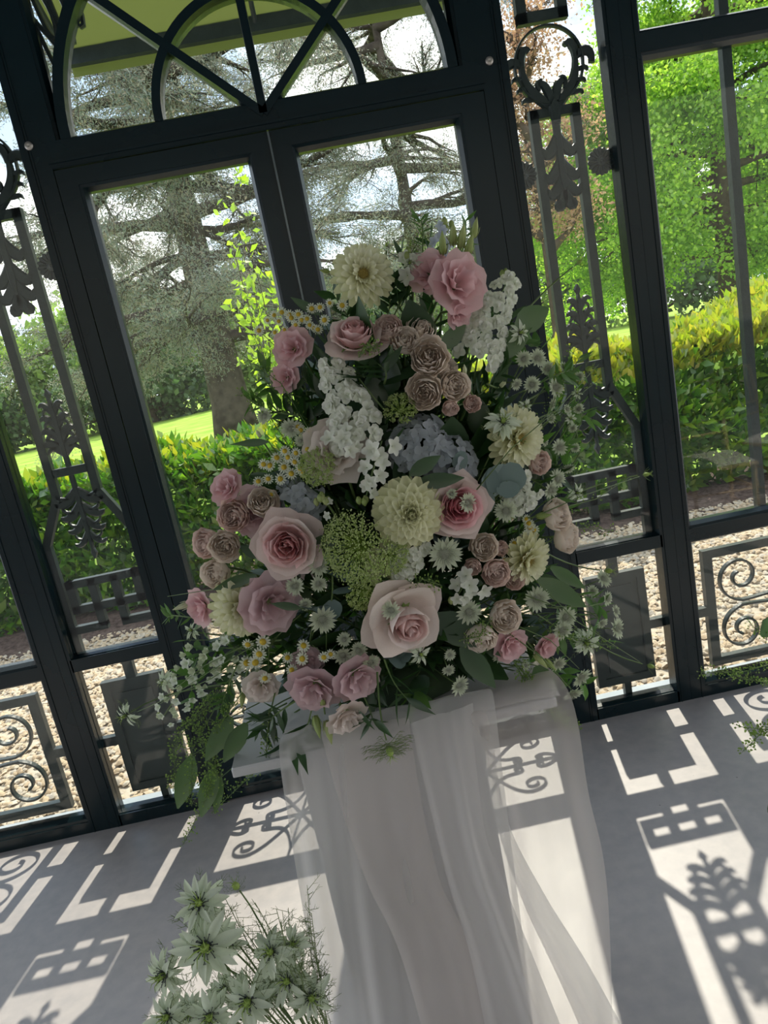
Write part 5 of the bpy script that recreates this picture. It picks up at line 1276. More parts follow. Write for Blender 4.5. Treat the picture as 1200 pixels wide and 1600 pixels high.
# --- astrantia
A = [('astrantia with grey pincushion below the full dahlia', (0.128, 1.127, 1.158), 0.058, (0.1, 0.0)),
 ('largest astrantia at the lower centre left', (-0.095, 1.136, 1.087), 0.048, (0.1, -0.1)),
 ('astrantia right of the large pink rose', (-0.082, 1.142, 1.176), 0.034, (0.1, 0.3)),
 ('small astrantia just below that right of the pink rose', (-0.089, 1.143, 1.146), 0.028, (0.2, 0.2)),
 ('astrantia between mauve lisianthus and pink rose', (-0.127, 1.155, 1.147), 0.034, (-0.3, 0.3)),
 ('tiny astrantia left of the largest one', (-0.118, 1.149, 1.115), 0.024, (0.0, -0.1)),
 ('astrantia resting on the blush rose', (0.023, 1.080, 1.097), 0.034, (-0.4, 0.1)),
 ('astrantia on the deep pink rose, facing right', (0.176, 1.109, 1.239), 0.034, (0.6, 0.1)),
 ('tiny green astrantia bud on the deep pink rose', (0.156, 1.108, 1.258), 0.018, (-0.2, 0.5)),
 ('astrantia left of the pale cupped spray rose', (0.153, 1.139, 1.043), 0.044, (0.0, 0.0)),
 ('astrantia above the dark stems at the right', (0.286, 1.196, 1.017), 0.048, (0.1, 0.1)),
 ('astrantia with dark eye at the right, upper of two', (0.343, 1.231, 0.955), 0.044, (0.3, 0.0)),
 ('astrantia with dark eye at the right, lower of two', (0.329, 1.215, 0.939), 0.040, (0.2, -0.1)),
 ('astrantia facing right over the gravel', (0.460, 1.299, 0.877), 0.044, (0.9, 0.2)),
 ('astrantia lowest at the right over the top board', (0.112, 1.145, 0.909), 0.038, (0.5, -0.1)),
 ('greenish astrantia at the lower centre', (-0.074, 1.138, 1.015), 0.036, (0.0, -0.3)),
 ('small astrantia right of the greenish lower one', (-0.046, 1.133, 1.017), 0.030, (0.2, 0.4)),
 ('small astrantia above the right mauve lisianthus', (-0.031, 1.131, 0.995), 0.034, (0.3, -0.3)),
 ('tiny green astrantia under the dark hollow', (-0.066, 1.137, 1.040), 0.026, (0.0, 0.6)),
 ('pale astrantia left of the coral spray rose', (0.250, 1.165, 1.198), 0.040, (-0.1, 0.2)),
 ('round astrantia at the upper right by the stock', (0.340, 1.240, 1.440), 0.030, (-0.1, 0.2)),
 ('pale astrantia beside the round upper right one', (0.368, 1.258, 1.436), 0.034, (0.3, 0.2)),
 ('lower round astrantia at the upper right', (0.347, 1.235, 1.395), 0.030, (-0.2, 0.0)),
 ('astrantia at the upper right edge of the bouquet', (0.392, 1.256, 1.379), 0.036, (0.5, 0.1)),
 ('astrantia behind the upper right cluster', (0.385, 1.266, 1.413), 0.032, (0.4, 0.4)),
 ('green astrantia on the right fork, upper', (0.441, 1.280, 0.993), 0.036, (0.6, 0.6)),
 ('green astrantia on the right fork, middle', (0.445, 1.286, 0.950), 0.030, (0.8, 0.0)),
 ('green astrantia bud on the right fork, lower', (0.464, 1.299, 0.913), 0.026, (0.9, 0.3)),
 ('green astrantia bud on the right fork, inner', (0.428, 1.279, 0.906), 0.026, (0.2, -0.5)),
 ('astrantia in the lower right tangle, upper', (0.314, 1.223, 0.870), 0.034, (0.2, -0.4)),
 ('astrantia in the lower right tangle, outermost', (0.364, 1.260, 0.814), 0.046, (0.4, -0.6)),
 ('astrantia in the lower right tangle, lowest', (0.341, 1.250, 0.789), 0.042, (0.1, -0.8)),
 ('small astrantia below the blush rose, right of it', (0.107, 1.142, 0.971), 0.022, (0.2, 0.0)),
 ('small green astrantia near the low dark leaves', (0.100, 1.141, 0.945), 0.024, (0.0, -0.3)),
 ('astrantia bud below the lower right lisianthus', (0.198, 1.170, 0.934), 0.026, (-0.1, -0.5)),
 ('astrantia at the right below the upper dahlia', (0.365, 1.235, 1.219), 0.036, (0.5, 0.1)),
 ('wispy astrantia right of the upper right dahlia', (0.381, 1.246, 1.272), 0.032, (0.4, 0.3)),
 ('astrantia by the coral rose at the right edge', (0.345, 1.216, 1.206), 0.032, (0.4, -0.2)),
 ('small astrantia above the right fork', (0.420, 1.287, 0.969), 0.026, (0.3, 0.5)),
 ('astrantia at the left edge under the top chamomile', (-0.118, 1.206, 1.434), 0.030, (-0.5, 0.3)),
 ('astrantia left of the mid chamomile', (-0.079, 1.181, 1.405), 0.036, (0.0, 0.6)),
]
for lb, p, D, f in A: astrantia(lb, p, D, f)
for k, p in enumerate([(-0.067, 1.170, 1.384), (0.452, 1.291, 1.385), (0.413, 1.270, 1.334), (0.422, 1.271, 1.297), (0.375, 1.248, 1.326), (0.400, 1.262, 1.230), (0.356, 1.243, 1.289), (0.446, 1.296, 1.326), (0.246, 1.191, 0.894), (0.277, 1.216, 0.848), (-0.286, 1.233, 1.050), (0.424, 1.277, 1.259), (0.317, 1.230, 1.402), (0.423, 1.286, 1.408), (0.381, 1.255, 1.353)]):
    astrantia('small pale astrantia half hidden among the greenery', p, random.uniform(.018, .027), (random.uniform(-.9, 1.2), random.uniform(-.7, .9)), 'small astrantia tucked among the greenery')
# --- nigella
for lb, p, D, f, n in [
 ('white nigella lying on the upper right dahlia', (0.264, 1.143, 1.351), 0.060, (0.1, 0.8), 9),
 ('large white nigella at the right edge over the plate', (0.382, 1.248, 0.886), 0.062, (0.1, 0.0), 9),
 ('white nigella hanging below the blush rose', (0.055, 1.113, 0.996), 0.040, (0.5, 0.1), 7),
 ('white nigella sticking out lowest at the far left', (-0.555, 1.384, 0.879), 0.062, (-0.9, -0.1), 7),
 ('white nigella at the left edge above the bell stock', (-0.436, 1.311, 0.963), 0.048, (-0.6, 0.2), 8),
 ('pale nigella at the left under the green bud', (-0.351, 1.282, 1.064), 0.036, (-0.5, 0.8), 7),
 ('nigella with white threads in the upper stock', (0.339, 1.237, 1.486), 0.044, (0.5, 0.1), 8),
 ('small white nigella at the lower right spray', (0.322, 1.208, 1.362), 0.030, (0.2, 0.1), 6),
 ('white nigella at the right edge in front of the mullion', (0.409, 1.266, 1.178), 0.040, (0.5, -0.1), 7),
 ('white nigella bloom in front of the right rail', (0.389, 1.260, 1.110), 0.036, (0.7, 0.5), 7),
 ('small white five-petalled flower at the right, upper', (0.441, 1.281, 1.358), 0.024, (-0.1, 0.8), 5),
 ('small white flower at the right, lower', (0.416, 1.261, 1.317), 0.026, (-0.1, 0.6), 5),
 ('white flower between the top dahlia and buds', (0.172, 1.242, 1.634), 0.03, (0.0, 0.2), 5),
]: nigella(lb, p, D, f, n=n)
# hanging filigree nigella on its own stem over the tulle
pod('filigree nigella hanging upside down over the tulle', (-0.030, 1.100, 0.848), 0.036, (0.15, -0.9), (-0.022, 1.121, 0.977))
for q in range(3): link('thread_bracts', THR[q], bpy.data.objects['nigella_pod'], (0, 0, 0.008*q), (0, 0, q*1.1), 0.075)
o_ = bpy.data.objects['nigella_pod']; link('petal', NP[0], o_, (0, 0, 0), (0, 0, 1), 0.03)
for lb, p, D, f, h in [
 ('dark nigella pod on a long stem against the right side light', (0.489, 1.328, 1.587), 0.020, (0.8, 0.5), (0.269, 1.212, 1.455)),
 ('long nigella pod at the far right before the mullion', (0.563, 1.319, 1.172), 0.022, (1.6, 0.1), (0.300, 1.197, 1.166)),
 ('plump green nigella pod before the infill plate', (0.444, 1.265, 1.015), 0.028, (1.2, -0.1), (0.293, 1.197, 1.120)),
 ('spiky nigella pod low at the far right', (0.528, 1.323, 0.768), 0.026, (1.6, -0.5), (0.342, 1.230, 0.960)),
 ('green nigella pod at the right by the cross bar', (0.470, 1.303, 1.395), 0.026, (1.0, 0.4), (0.298, 1.206, 1.362)),
 ('small dark pod above the top dahlia', (0.142, 1.273, 1.672), 0.014, (0.1, 0.8), (0.129, 1.262, 1.571)),
]: pod(lb, p, D, f, h)
# --- chamomile sprigs
chamomile('tight chamomile sprig at the top left, arching over pink lisianthus', [(-0.101, 1.255, 1.575), (-0.083, 1.254, 1.589), (-0.070, 1.252, 1.595), (-0.056, 1.248, 1.597), (-0.044, 1.241, 1.590), (-0.042, 1.238, 1.584), (-0.029, 1.235, 1.587), (-0.025, 1.230, 1.577), (-0.016, 1.228, 1.577), (-0.014, 1.222, 1.566), (-0.008, 1.219, 1.560), (-0.064, 1.244, 1.583), (-0.037, 1.231, 1.571), (-0.074, 1.240, 1.566), (-0.002, 1.215, 1.556), (-0.057, 1.235, 1.567)], (-0.044, 1.235, 1.451), 0.0155)
chamomile('short chamomile sprig left of the top dahlia', [(0.012, 1.218, 1.569), (0.046, 1.221, 1.587), (0.009, 1.228, 1.591), (0.026, 1.227, 1.595), (-0.005, 1.232, 1.592)], (0.025, 1.225, 1.459), 0.017)
chamomile('broad chamomile sprig at the mid left', [(-0.059, 1.164, 1.370), (-0.097, 1.178, 1.373), (-0.094, 1.173, 1.362), (-0.079, 1.169, 1.367), (-0.127, 1.185, 1.353), (-0.104, 1.174, 1.347), (-0.084, 1.168, 1.353), (-0.077, 1.162, 1.340), (-0.153, 1.191, 1.330), (-0.135, 1.183, 1.332), (-0.114, 1.174, 1.329), (-0.074, 1.160, 1.334), (-0.064, 1.175, 1.402), (-0.051, 1.169, 1.397), (-0.067, 1.177, 1.407), (-0.113, 1.182, 1.364), (-0.138, 1.190, 1.357), (-0.094, 1.167, 1.335)], (-0.090, 1.203, 1.236), 0.0185)
chamomile('small chamomile sprig over the left spray roses', [(-0.135, 1.178, 1.306), (-0.207, 1.215, 1.311), (-0.196, 1.210, 1.318), (-0.222, 1.223, 1.307)], (-0.143, 1.220, 1.208), 0.016)
chamomile('bright chamomile sprig of five at the lower left', [(-0.235, 1.178, 1.053), (-0.206, 1.165, 1.057), (-0.217, 1.163, 1.037), (-0.228, 1.166, 1.022), (-0.246, 1.180, 1.019)], (-0.134, 1.187, 1.084), 0.0255)
chamomile('single chamomile in front of the pale blush lisianthus', [(-0.216, 1.153, 0.995)], (-0.196, 1.180, 1.064), 0.025)
chamomile('pair of chamomile at the lower centre left', [(-0.136, 1.135, 1.046), (-0.143, 1.131, 1.025)], (-0.100, 1.177, 1.080), 0.024)
chamomile('single side-lit chamomile right of the lower pair', [(-0.105, 1.120, 1.024)], (-0.088, 1.164, 1.082), 0.022)
chamomile('half-open chamomile pair above the lower mauve lisianthus', [(-0.166, 1.143, 1.004), (-0.093, 1.122, 1.026), (-0.170, 1.156, 1.022)], (-0.114, 1.180, 1.070), 0.019)
chamomile('yellow chamomile sprig at the right by the coral roses', [(0.290, 1.192, 1.169), (0.295, 1.195, 1.151), (0.302, 1.199, 1.144), (0.283, 1.191, 1.140), (0.260, 1.181, 1.133), (0.236, 1.174, 1.108), (0.241, 1.177, 1.085), (0.316, 1.208, 1.104), (0.296, 1.197, 1.137), (0.294, 1.194, 1.159)], (0.244, 1.225, 1.061), 0.0185)
# --- buds
for lb, p, L, f, h, pl in [
 ('tallest pointed green bud leaning right at the top', (0.291, 1.263, 1.657), 0.036, (0.4, 1.6), (0.240, 1.242, 1.592), 0),
 ('green bud left in the top cluster of four', (0.228, 1.226, 1.636), 0.040, (0.05, 1.8), (0.230, 1.237, 1.588), 0),
 ('green bud second from left in the top cluster', (0.249, 1.237, 1.648), 0.040, (0.15, 1.8), (0.232, 1.238, 1.587), 0),
 ('green bud third from left in the top cluster', (0.260, 1.234, 1.641), 0.042, (0.35, 1.6), (0.234, 1.238, 1.587), 0),
 ('green bud rightmost low in the top cluster', (0.269, 1.236, 1.628), 0.040, (0.5, 1.4), (0.234, 1.238, 1.587), 0),
 ('pale green bud pointing left at the far left edge', (-0.335, 1.264, 1.123), 0.036, (-1.6, 0.0), (-0.226, 1.203, 1.141), 1),
 ('fat lime bud beside the lowest pale lisianthus', (-0.126, 1.135, 0.933), 0.030, (0.1, 0.8), (-0.105, 1.141, 0.950), 0),
 ('lime bud hanging at the bottom edge, left of two', (-0.145, 1.139, 0.913), 0.040, (0.1, -1.6), (-0.116, 1.144, 0.951), 0),
 ('lime bud hanging at the bottom edge, right of two', (-0.127, 1.134, 0.902), 0.042, (0.1, -1.8), (-0.114, 1.143, 0.951), 0),
 ('green bud at the lower left above the round leaves', (-0.269, 1.203, 0.957), 0.032, (-0.3, -1.0), (-0.245, 1.197, 1.006), 0),
 ('yellow-green bud left of the top dahlia', (0.037, 1.247, 1.646), 0.022, (-1.2, 0.3), (0.058, 1.251, 1.616), 0),
 ('green bud pair at the lower right, upper', (0.264, 1.180, 0.918), 0.034, (0.8, -1.2), (0.231, 1.180, 0.973), 0),
 ('green bud pair at the lower right, lower', (0.285, 1.199, 0.894), 0.030, (0.9, -1.1), (0.243, 1.185, 0.968), 0),
 ('green bud above the right coral spray rose', (0.306, 1.182, 1.171), 0.030, (1.2, 0.2), (0.264, 1.180, 1.189), 0),
 ('cream bud below the stock at the upper right', (0.223, 1.182, 1.438), 0.022, (-0.1, 1.2), (0.232, 1.185, 1.398), 1),
 ('cream bud right of the upper spray roses', (0.283, 1.198, 1.406), 0.024, (0.2, 0.3), (0.260, 1.199, 1.414), 1),
 ('tiny pink-tipped bud at the left above the mid chamomile', (-0.134, 1.202, 1.402), 0.020, (-0.2, 1.0), (-0.117, 1.182, 1.360), 1),
]: bud(lb, p, L, f, h, bool(pl))
# --- eucalyptus and big leaves
for lb, k, p0, p1, w in [
 ('round blue-grey eucalyptus leaf, upper left of the pair', 'euc', (0.257, 1.166, 1.240), (0.216, 1.147, 1.276), 1.1),
 ('round dark eucalyptus leaf facing front', 'euc', (0.254, 1.155, 1.233), (0.275, 1.158, 1.280), 1.1),
 ('round pale eucalyptus leaf below the dark one', 'euc', (0.257, 1.148, 1.252), (0.254, 1.142, 1.224), 1.4),
 ('slim grey eucalyptus leaf between the round ones', 'euc', (0.232, 1.147, 1.237), (0.231, 1.144, 1.284), 0.5),
 ('grey eucalyptus leaf right of the deep pink rose', 'euc', (0.207, 1.147, 1.248), (0.217, 1.152, 1.206), 0.9),
 ('grey-blue leaf left of the eucalyptus', 'euc', (0.178, 1.150, 1.287), (0.192, 1.157, 1.316), 0.8),
 ('large backlit round leaf at the upper right', 'big', (0.340, 1.261, 1.496), (0.401, 1.288, 1.516), 1.2),
 ('dull green round leaf behind the stock', 'big', (0.289, 1.241, 1.465), (0.351, 1.262, 1.474), 1.2),
 ('light green leaf left of the upper stock', 'big', (0.197, 1.215, 1.486), (0.242, 1.237, 1.516), 0.9),
 ('dark pointed leaf low at the right of the dark hollow', 'bigdark', (0.130, 1.147, 0.978), (0.176, 1.155, 0.895), 0.9),
 ('broad dark leaf at the lower right of the centre', 'bigdark', (0.096, 1.147, 1.047), (0.162, 1.165, 0.976), 1.2),
 ('long dark leaf under the blue hydrangea, upper', 'bigdark', (0.095, 1.115, 1.302), (0.150, 1.118, 1.326), 0.9),
 ('long dark leaf under the blue hydrangea, lower', 'bigdark', (0.103, 1.119, 1.286), (0.181, 1.131, 1.281), 0.7),
 ('shiny green leaf at the right over the plate', 'big', (0.330, 1.226, 1.060), (0.386, 1.250, 1.006), 0.55),
 ('narrow green leaf at the right under the shiny one', 'big', (0.297, 1.203, 1.050), (0.375, 1.246, 0.979), 0.6),
 ('large hanging leaf at the lower left, upper', 'big', (-0.280, 1.210, 0.891), (-0.336, 1.222, 0.830), 0.75),
 ('large hanging leaf at the lower left, front', 'big', (-0.304, 1.215, 0.907), (-0.368, 1.232, 0.838), 0.7),
 ('hanging green leaf at the bottom left tip', 'big', (-0.369, 1.244, 0.796), (-0.411, 1.247, 0.712), 0.7),
 ('narrow hanging leaf left of the bottom tip', 'big', (-0.415, 1.282, 0.812), (-0.463, 1.288, 0.718), 0.7),
 ('lime backlit leaf beside the bottom left tip', 'big', (-0.362, 1.247, 0.772), (-0.388, 1.252, 0.707), 0.5),
 ('green leaf hanging at the lower right over the rail', 'big', (0.272, 1.212, 0.878), (0.288, 1.225, 0.794), 1.0),
 ('long leaf at the top left above the chamomile', 'bigdark', (0.006, 1.233, 1.580), (-0.034, 1.249, 1.615), 0.6),
 ('dark leaf left of the mid chamomile', 'lance', (-0.121, 1.193, 1.392), (-0.180, 1.224, 1.399), 0.9),
 ('dark leaf over the lowest left spray rose', 'bigdark', (-0.191, 1.171, 1.176), (-0.264, 1.209, 1.163), 0.55),
 ('dark leaf behind the large pink rose, right', 'bigdark', (-0.085, 1.150, 1.203), (-0.036, 1.139, 1.229), 1.2),
 ('dark leaf left of the large pink rose', 'bigdark', (-0.177, 1.195, 1.199), (-0.211, 1.206, 1.227), 1.0),
 ('small dark leaf over the mauve lisianthus', 'bigdark', (-0.126, 1.137, 1.112), (-0.172, 1.147, 1.133), 0.6),
]: single_leaf(k, lb, p0, p1, w)
# --- leaf sprigs: the dark greenery between the blooms
def shape(z):
    t = (z-0.86)/0.80
    hw = np.interp(t, [-0.05, 0.1, 0.35, 0.6, 0.8, 1.0], [0.24, 0.30, 0.29, 0.23, 0.165, 0.05]); cx = 0.025+0.115*max(0, t)
    return cx, hw
kinds = ['ruscus', 'lance', 'mid', 'ruscus', 'ruscus', 'euc']
LBL = {'ruscus': 'dark green ruscus sprig filling between the blooms', 'lance': 'dark lance-leaved sprig filling between the blooms', 'mid': 'mid green leafy sprig filling between the blooms', 'euc': 'grey eucalyptus sprig deep between the blooms'}
for k in range(250):
    z = random.uniform(0.90, 1.56); cx, hw = shape(z); u = random.uniform(-0.92, 0.92)
    depth = 0.5+0.5*random.random(); yy = 1.33-0.19*math.sqrt(max(0, 1-u*u))*depth*(1.0 if z < 1.25 else 0.75)+0.05*max(0, z-1.1)
    tip = Vector((cx+u*hw, yy+0.015, z)); root = HUB.lerp(tip, random.uniform(.55, .72))
    kd = kinds[k % 6]; sprig(kd, LBL[kd], root, tip, 9, random.uniform(.9, 1.35), {'ruscus': 'ruscus filler sprigs', 'lance': 'lance leaf filler sprigs', 'mid': 'mid green filler sprigs', 'euc': 'eucalyptus filler sprigs'}[kd])
for k in range(46):
    z = random.uniform(0.90, 1.50); cx, hw = shape(z); u = random.uniform(-0.85, 0.85)
    tip = Vector((cx+u*hw, 1.30-0.09*math.sqrt(1-u*u), z)); root = HUB.lerp(tip, .5)
    sprig('backleaf', 'spray of broad dark leaves deep inside the bouquet', root, tip, 5, random.uniform(.8, 1.1), 'broad dark leaf sprays inside the bouquet')
# sprigs that reach the outline
for lb, kd, p0, p1, n, s in [
 ('dark lance sprig hanging before the tulle, centre', 'lance', (-0.065, 1.135, 0.980), (-0.068, 1.123, 0.913), 7, 0.9),
 ('dark lance sprig hanging right of the centre', 'lance', (-0.006, 1.130, 0.993), (0.022, 1.121, 0.911), 8, 1.1),
 ('dark narrow sprig hanging left of the lowest buds', 'lance', (-0.141, 1.150, 0.941), (-0.205, 1.155, 0.864), 10, 1.2),
 ('dark fern-like sprig below the pale blush lisianthus', 'lance', (-0.208, 1.175, 0.957), (-0.255, 1.188, 0.884), 14, 0.8),
 ('dark fern-like sprig left of the lime buds', 'lance', (-0.164, 1.157, 0.943), (-0.228, 1.177, 0.896), 12, 0.9),
 ('leafy sprig reaching up beside the top dahlia', 'lance', (0.106, 1.226, 1.530), (0.162, 1.267, 1.652), 12, 0.9),
 ('leafy sprig reaching up to the top buds', 'lance', (0.160, 1.228, 1.520), (0.221, 1.285, 1.673), 14, 0.8),
 ('thin leafy sprig at the very top', 'tiny', (0.195, 1.261, 1.623), (0.208, 1.294, 1.703), 14, 1.6),
 ('thin curling leafy sprig at the top right', 'tiny', (0.229, 1.266, 1.618), (0.294, 1.312, 1.694), 14, 1.6),
 ('leafy sprig behind the top left chamomile', 'mid', (-0.054, 1.219, 1.453), (-0.104, 1.248, 1.512), 10, 0.9),
 ('green sprig at the left edge above the mid chamomile', 'mid', (-0.060, 1.210, 1.422), (-0.140, 1.246, 1.464), 12, 0.8),
 ('mid green sprig at the far right edge', 'mid', (0.344, 1.269, 1.395), (0.471, 1.331, 1.417), 12, 1.0),
 ('mid green sprig right of the upper dahlia', 'mid', (0.342, 1.257, 1.326), (0.476, 1.319, 1.300), 12, 1.0),
 ('leafy sprig in the right tangle', 'mid', (0.271, 1.231, 0.989), (0.449, 1.319, 0.831), 12, 1.0),
 ('leafy sprig at the lower right tangle', 'mid', (0.262, 1.231, 0.925), (0.382, 1.288, 0.775), 12, 1.1),
 ('leafy sprig at the right over the cross rail', 'mid', (0.281, 1.231, 1.051), (0.443, 1.310, 0.921), 10, 1.0),
 ('ruscus sprig right of the upper spray roses', 'ruscus', (0.174, 1.185, 1.388), (0.308, 1.242, 1.437), 12, 1.2),
 ('ruscus sprig under the upper spray roses', 'ruscus', (0.078, 1.166, 1.408), (0.057, 1.173, 1.465), 10, 1.1),
 ('ruscus sprig right of the pink top rose', 'ruscus', (0.087, 1.178, 1.449), (0.078, 1.180, 1.487), 8, 1.1),
 ('leafy sprig left of the lower left dahlia', 'mid', (-0.248, 1.223, 1.058), (-0.370, 1.291, 1.045), 12, 0.9),
 ('leafy sprig at the far left below the green bud', 'tiny', (-0.281, 1.243, 1.077), (-0.399, 1.317, 1.088), 16, 1.6),
 ('curling green sprig at the lower left', 'tiny', (-0.268, 1.199, 1.010), (-0.321, 1.217, 0.923), 18, 1.6),
 ('grey eucalyptus sprig under the large pink rose', 'euc', (-0.063, 1.151, 1.152), (-0.115, 1.153, 1.116), 7, 0.9),
 ('grey eucalyptus sprig right of the pink rose', 'euc', (-0.027, 1.153, 1.108), (-0.046, 1.150, 1.206), 7, 1.0),
 ('grey eucalyptus sprig low right of the deep rose', 'euc', (0.207, 1.171, 1.133), (0.165, 1.147, 1.184), 6, 1.1),
]: sprig(kd, lb, p0, p1, n, s)
for p0, p1 in [((0.315, 1.262, 1.378), (0.427, 1.303, 1.396)), ((0.318, 1.256, 1.331), (0.415, 1.281, 1.273)), ((0.296, 1.241, 1.290), (0.377, 1.258, 1.217)), ((0.300, 1.239, 1.242), (0.378, 1.260, 1.148)), ((0.308, 1.263, 1.402), (0.389, 1.293, 1.450)), ((0.275, 1.241, 0.997), (0.375, 1.276, 0.901)), ((0.268, 1.241, 0.946), (0.331, 1.260, 0.814)), ((0.248, 1.251, 1.415), (0.332, 1.288, 1.512)), ((0.043, 1.225, 1.434), (-0.046, 1.240, 1.490)), ((0.061, 1.252, 1.518), (0.036, 1.271, 1.611)), ((0.109, 1.256, 1.531), (0.124, 1.264, 1.605)), ((0.175, 1.259, 1.518), (0.182, 1.271, 1.606)), ((-0.036, 1.222, 1.383), (-0.092, 1.236, 1.438)), ((-0.181, 1.210, 1.036), (-0.341, 1.266, 0.996)), ((-0.198, 1.215, 1.012), (-0.385, 1.282, 0.931)), ((-0.213, 1.220, 1.001), (-0.333, 1.250, 0.921))]:
    sprig(random.choice(['mid', 'ruscus']), 'loose leafy sprig at the outline of the bouquet', p0, p1, 14, random.uniform(.8, 1.1), 'loose leafy sprigs at the outline')
# --- seed grasses
for lb, pts, n in [
 ('seed grass arching out at the left top over the cedar trunk', [(-0.039, 1.188, 1.365), (-0.081, 1.218, 1.481), (-0.157, 1.274, 1.561)], 50),
 ('seed grass wisps at the left beside the mid chamomile', [(-0.069, 1.187, 1.327), (-0.112, 1.203, 1.433), (-0.154, 1.241, 1.483)], 50),
 ('seed grass tuft hanging in front of the left round leaves', [(-0.267, 1.193, 0.962), (-0.351, 1.218, 0.876), (-0.391, 1.224, 0.759)], 160),
 ('seed grass at the left edge of the lower leaf group', [(-0.334, 1.238, 0.955), (-0.436, 1.275, 0.850), (-0.469, 1.279, 0.748)], 150),
 ('seed grass trailing over the floor at the lower left', [(-0.333, 1.217, 0.873), (-0.386, 1.222, 0.759), (-0.473, 1.255, 0.639)], 90),
 ('seed grass strand curving right towards the tulle', [(-0.228, 1.180, 0.921), (-0.253, 1.162, 0.833), (-0.392, 1.228, 0.714)], 80),
 ('seed grass mass hanging over the lower left leaves', [(-0.289, 1.216, 0.981), (-0.386, 1.242, 0.898), (-0.349, 1.203, 0.777)], 170),
 ('seed grass hanging left of the round leaves', [(-0.327, 1.230, 0.931), (-0.402, 1.252, 0.841), (-0.433, 1.252, 0.721)], 120),
 ('seed grass spray hanging at the lower right over the floor', [(0.222, 1.180, 0.918), (0.276, 1.209, 0.811), (0.345, 1.250, 0.703)], 130),
 ('second seed grass hanging lowest at the right', [(0.213, 1.175, 0.947), (0.256, 1.200, 0.821), (0.310, 1.230, 0.737)], 120),
 ('bright backlit seed grass along the right stems', [(0.215, 1.175, 0.959), (0.255, 1.197, 0.863), (0.286, 1.216, 0.778)], 70),
 ('seed grass strand along the right cross rail', [(0.292, 1.197, 1.108), (0.393, 1.246, 1.117), (0.485, 1.299, 1.080)], 50),
 ('seed grass across the upper right dahlia', [(0.224, 1.162, 1.247), (0.333, 1.191, 1.322), (0.494, 1.291, 1.377)], 26),
 ('seed grass at the upper right behind the dahlia', [(0.280, 1.187, 1.277), (0.376, 1.242, 1.344), (0.459, 1.304, 1.443)], 60),
 ('seed grass wisps at the top beside the buds', [(0.164, 1.251, 1.585), (0.178, 1.268, 1.649), (0.225, 1.295, 1.698)], 50),
 ('seed grass tuft over the pink top rose', [(0.052, 1.155, 1.497), (0.070, 1.140, 1.514), (0.084, 1.137, 1.506)], 40),
 ('seed grass tuft over the tan lower right spray rose', [(0.130, 1.127, 0.999), (0.160, 1.116, 1.003), (0.184, 1.123, 1.024)], 50),
 ('seed grass tuft over the blush rose rim', [(0.059, 1.111, 1.114), (0.082, 1.093, 1.132), (0.113, 1.109, 1.109)], 40),
 ('seed grass far right before the gravel', [(0.328, 1.209, 1.169), (0.442, 1.261, 1.159), (0.536, 1.317, 1.174)], 16),
 ('fine seed grass in the right tangle', [(0.284, 1.193, 0.987), (0.358, 1.226, 0.905), (0.448, 1.279, 0.849)], 60),
]: seedsprig(lb, pts, n)
# bare crossing stems at the right and left
def wire(label, pts, r=0.0009, mat=None):
    P0 = Vector(pts[0]); o = None; b = MB(); b.tube([Vector(p)-P0 for p in pts], [r*1.3]+[r]*(len(pts)-2)+[r*0.6], 5)
    o = b.build('bare_stem', M['stem'], None, smooth=True, loc=P0); return tag(o, label, 'stem')
for lb, pts in [
 ('long thin stem crossing the upper right dahlia', [(0.200, 1.126, 1.253), (0.272, 1.141, 1.307), (0.374, 1.199, 1.347), (0.488, 1.283, 1.402)]),
 ('thin stem from deep rose towards the plate, upper', [(0.229, 1.160, 0.994), (0.296, 1.176, 0.940), (0.354, 1.220, 0.849)]),
 ('thin stem from deep rose towards the plate, lower', [(0.214, 1.155, 0.986), (0.278, 1.169, 0.909), (0.333, 1.212, 0.810)]),
 ('forked stem reaching over the plate at the right', [(0.262, 1.171, 1.037), (0.322, 1.193, 0.994), (0.385, 1.228, 0.966), (0.428, 1.260, 0.953)]),
 ('curved stem at the right in front of the mullion', [(0.280, 1.177, 1.068), (0.360, 1.216, 0.948), (0.508, 1.310, 0.786)]),
 ('dark stem leaving left of the mauve lisianthus, upper', [(-0.196, 1.171, 1.157), (-0.256, 1.203, 1.156), (-0.380, 1.287, 1.138)]),
 ('dark stem in the lower left bundle, upper', [(-0.218, 1.171, 1.061), (-0.328, 1.216, 1.016), (-0.426, 1.277, 0.950)]),
 ('dark stem in the lower left bundle, lower', [(-0.209, 1.165, 1.049), (-0.320, 1.208, 0.992), (-0.517, 1.345, 0.898)]),
 ('dark stem in the lower left bundle, middle', [(-0.214, 1.168, 1.055), (-0.317, 1.208, 1.007), (-0.450, 1.289, 0.929)]),
 ('long stem at the far right ending near the pod', [(0.295, 1.177, 1.172), (0.403, 1.214, 1.183), (0.554, 1.313, 1.172)]),
]: wire(lb, pts)

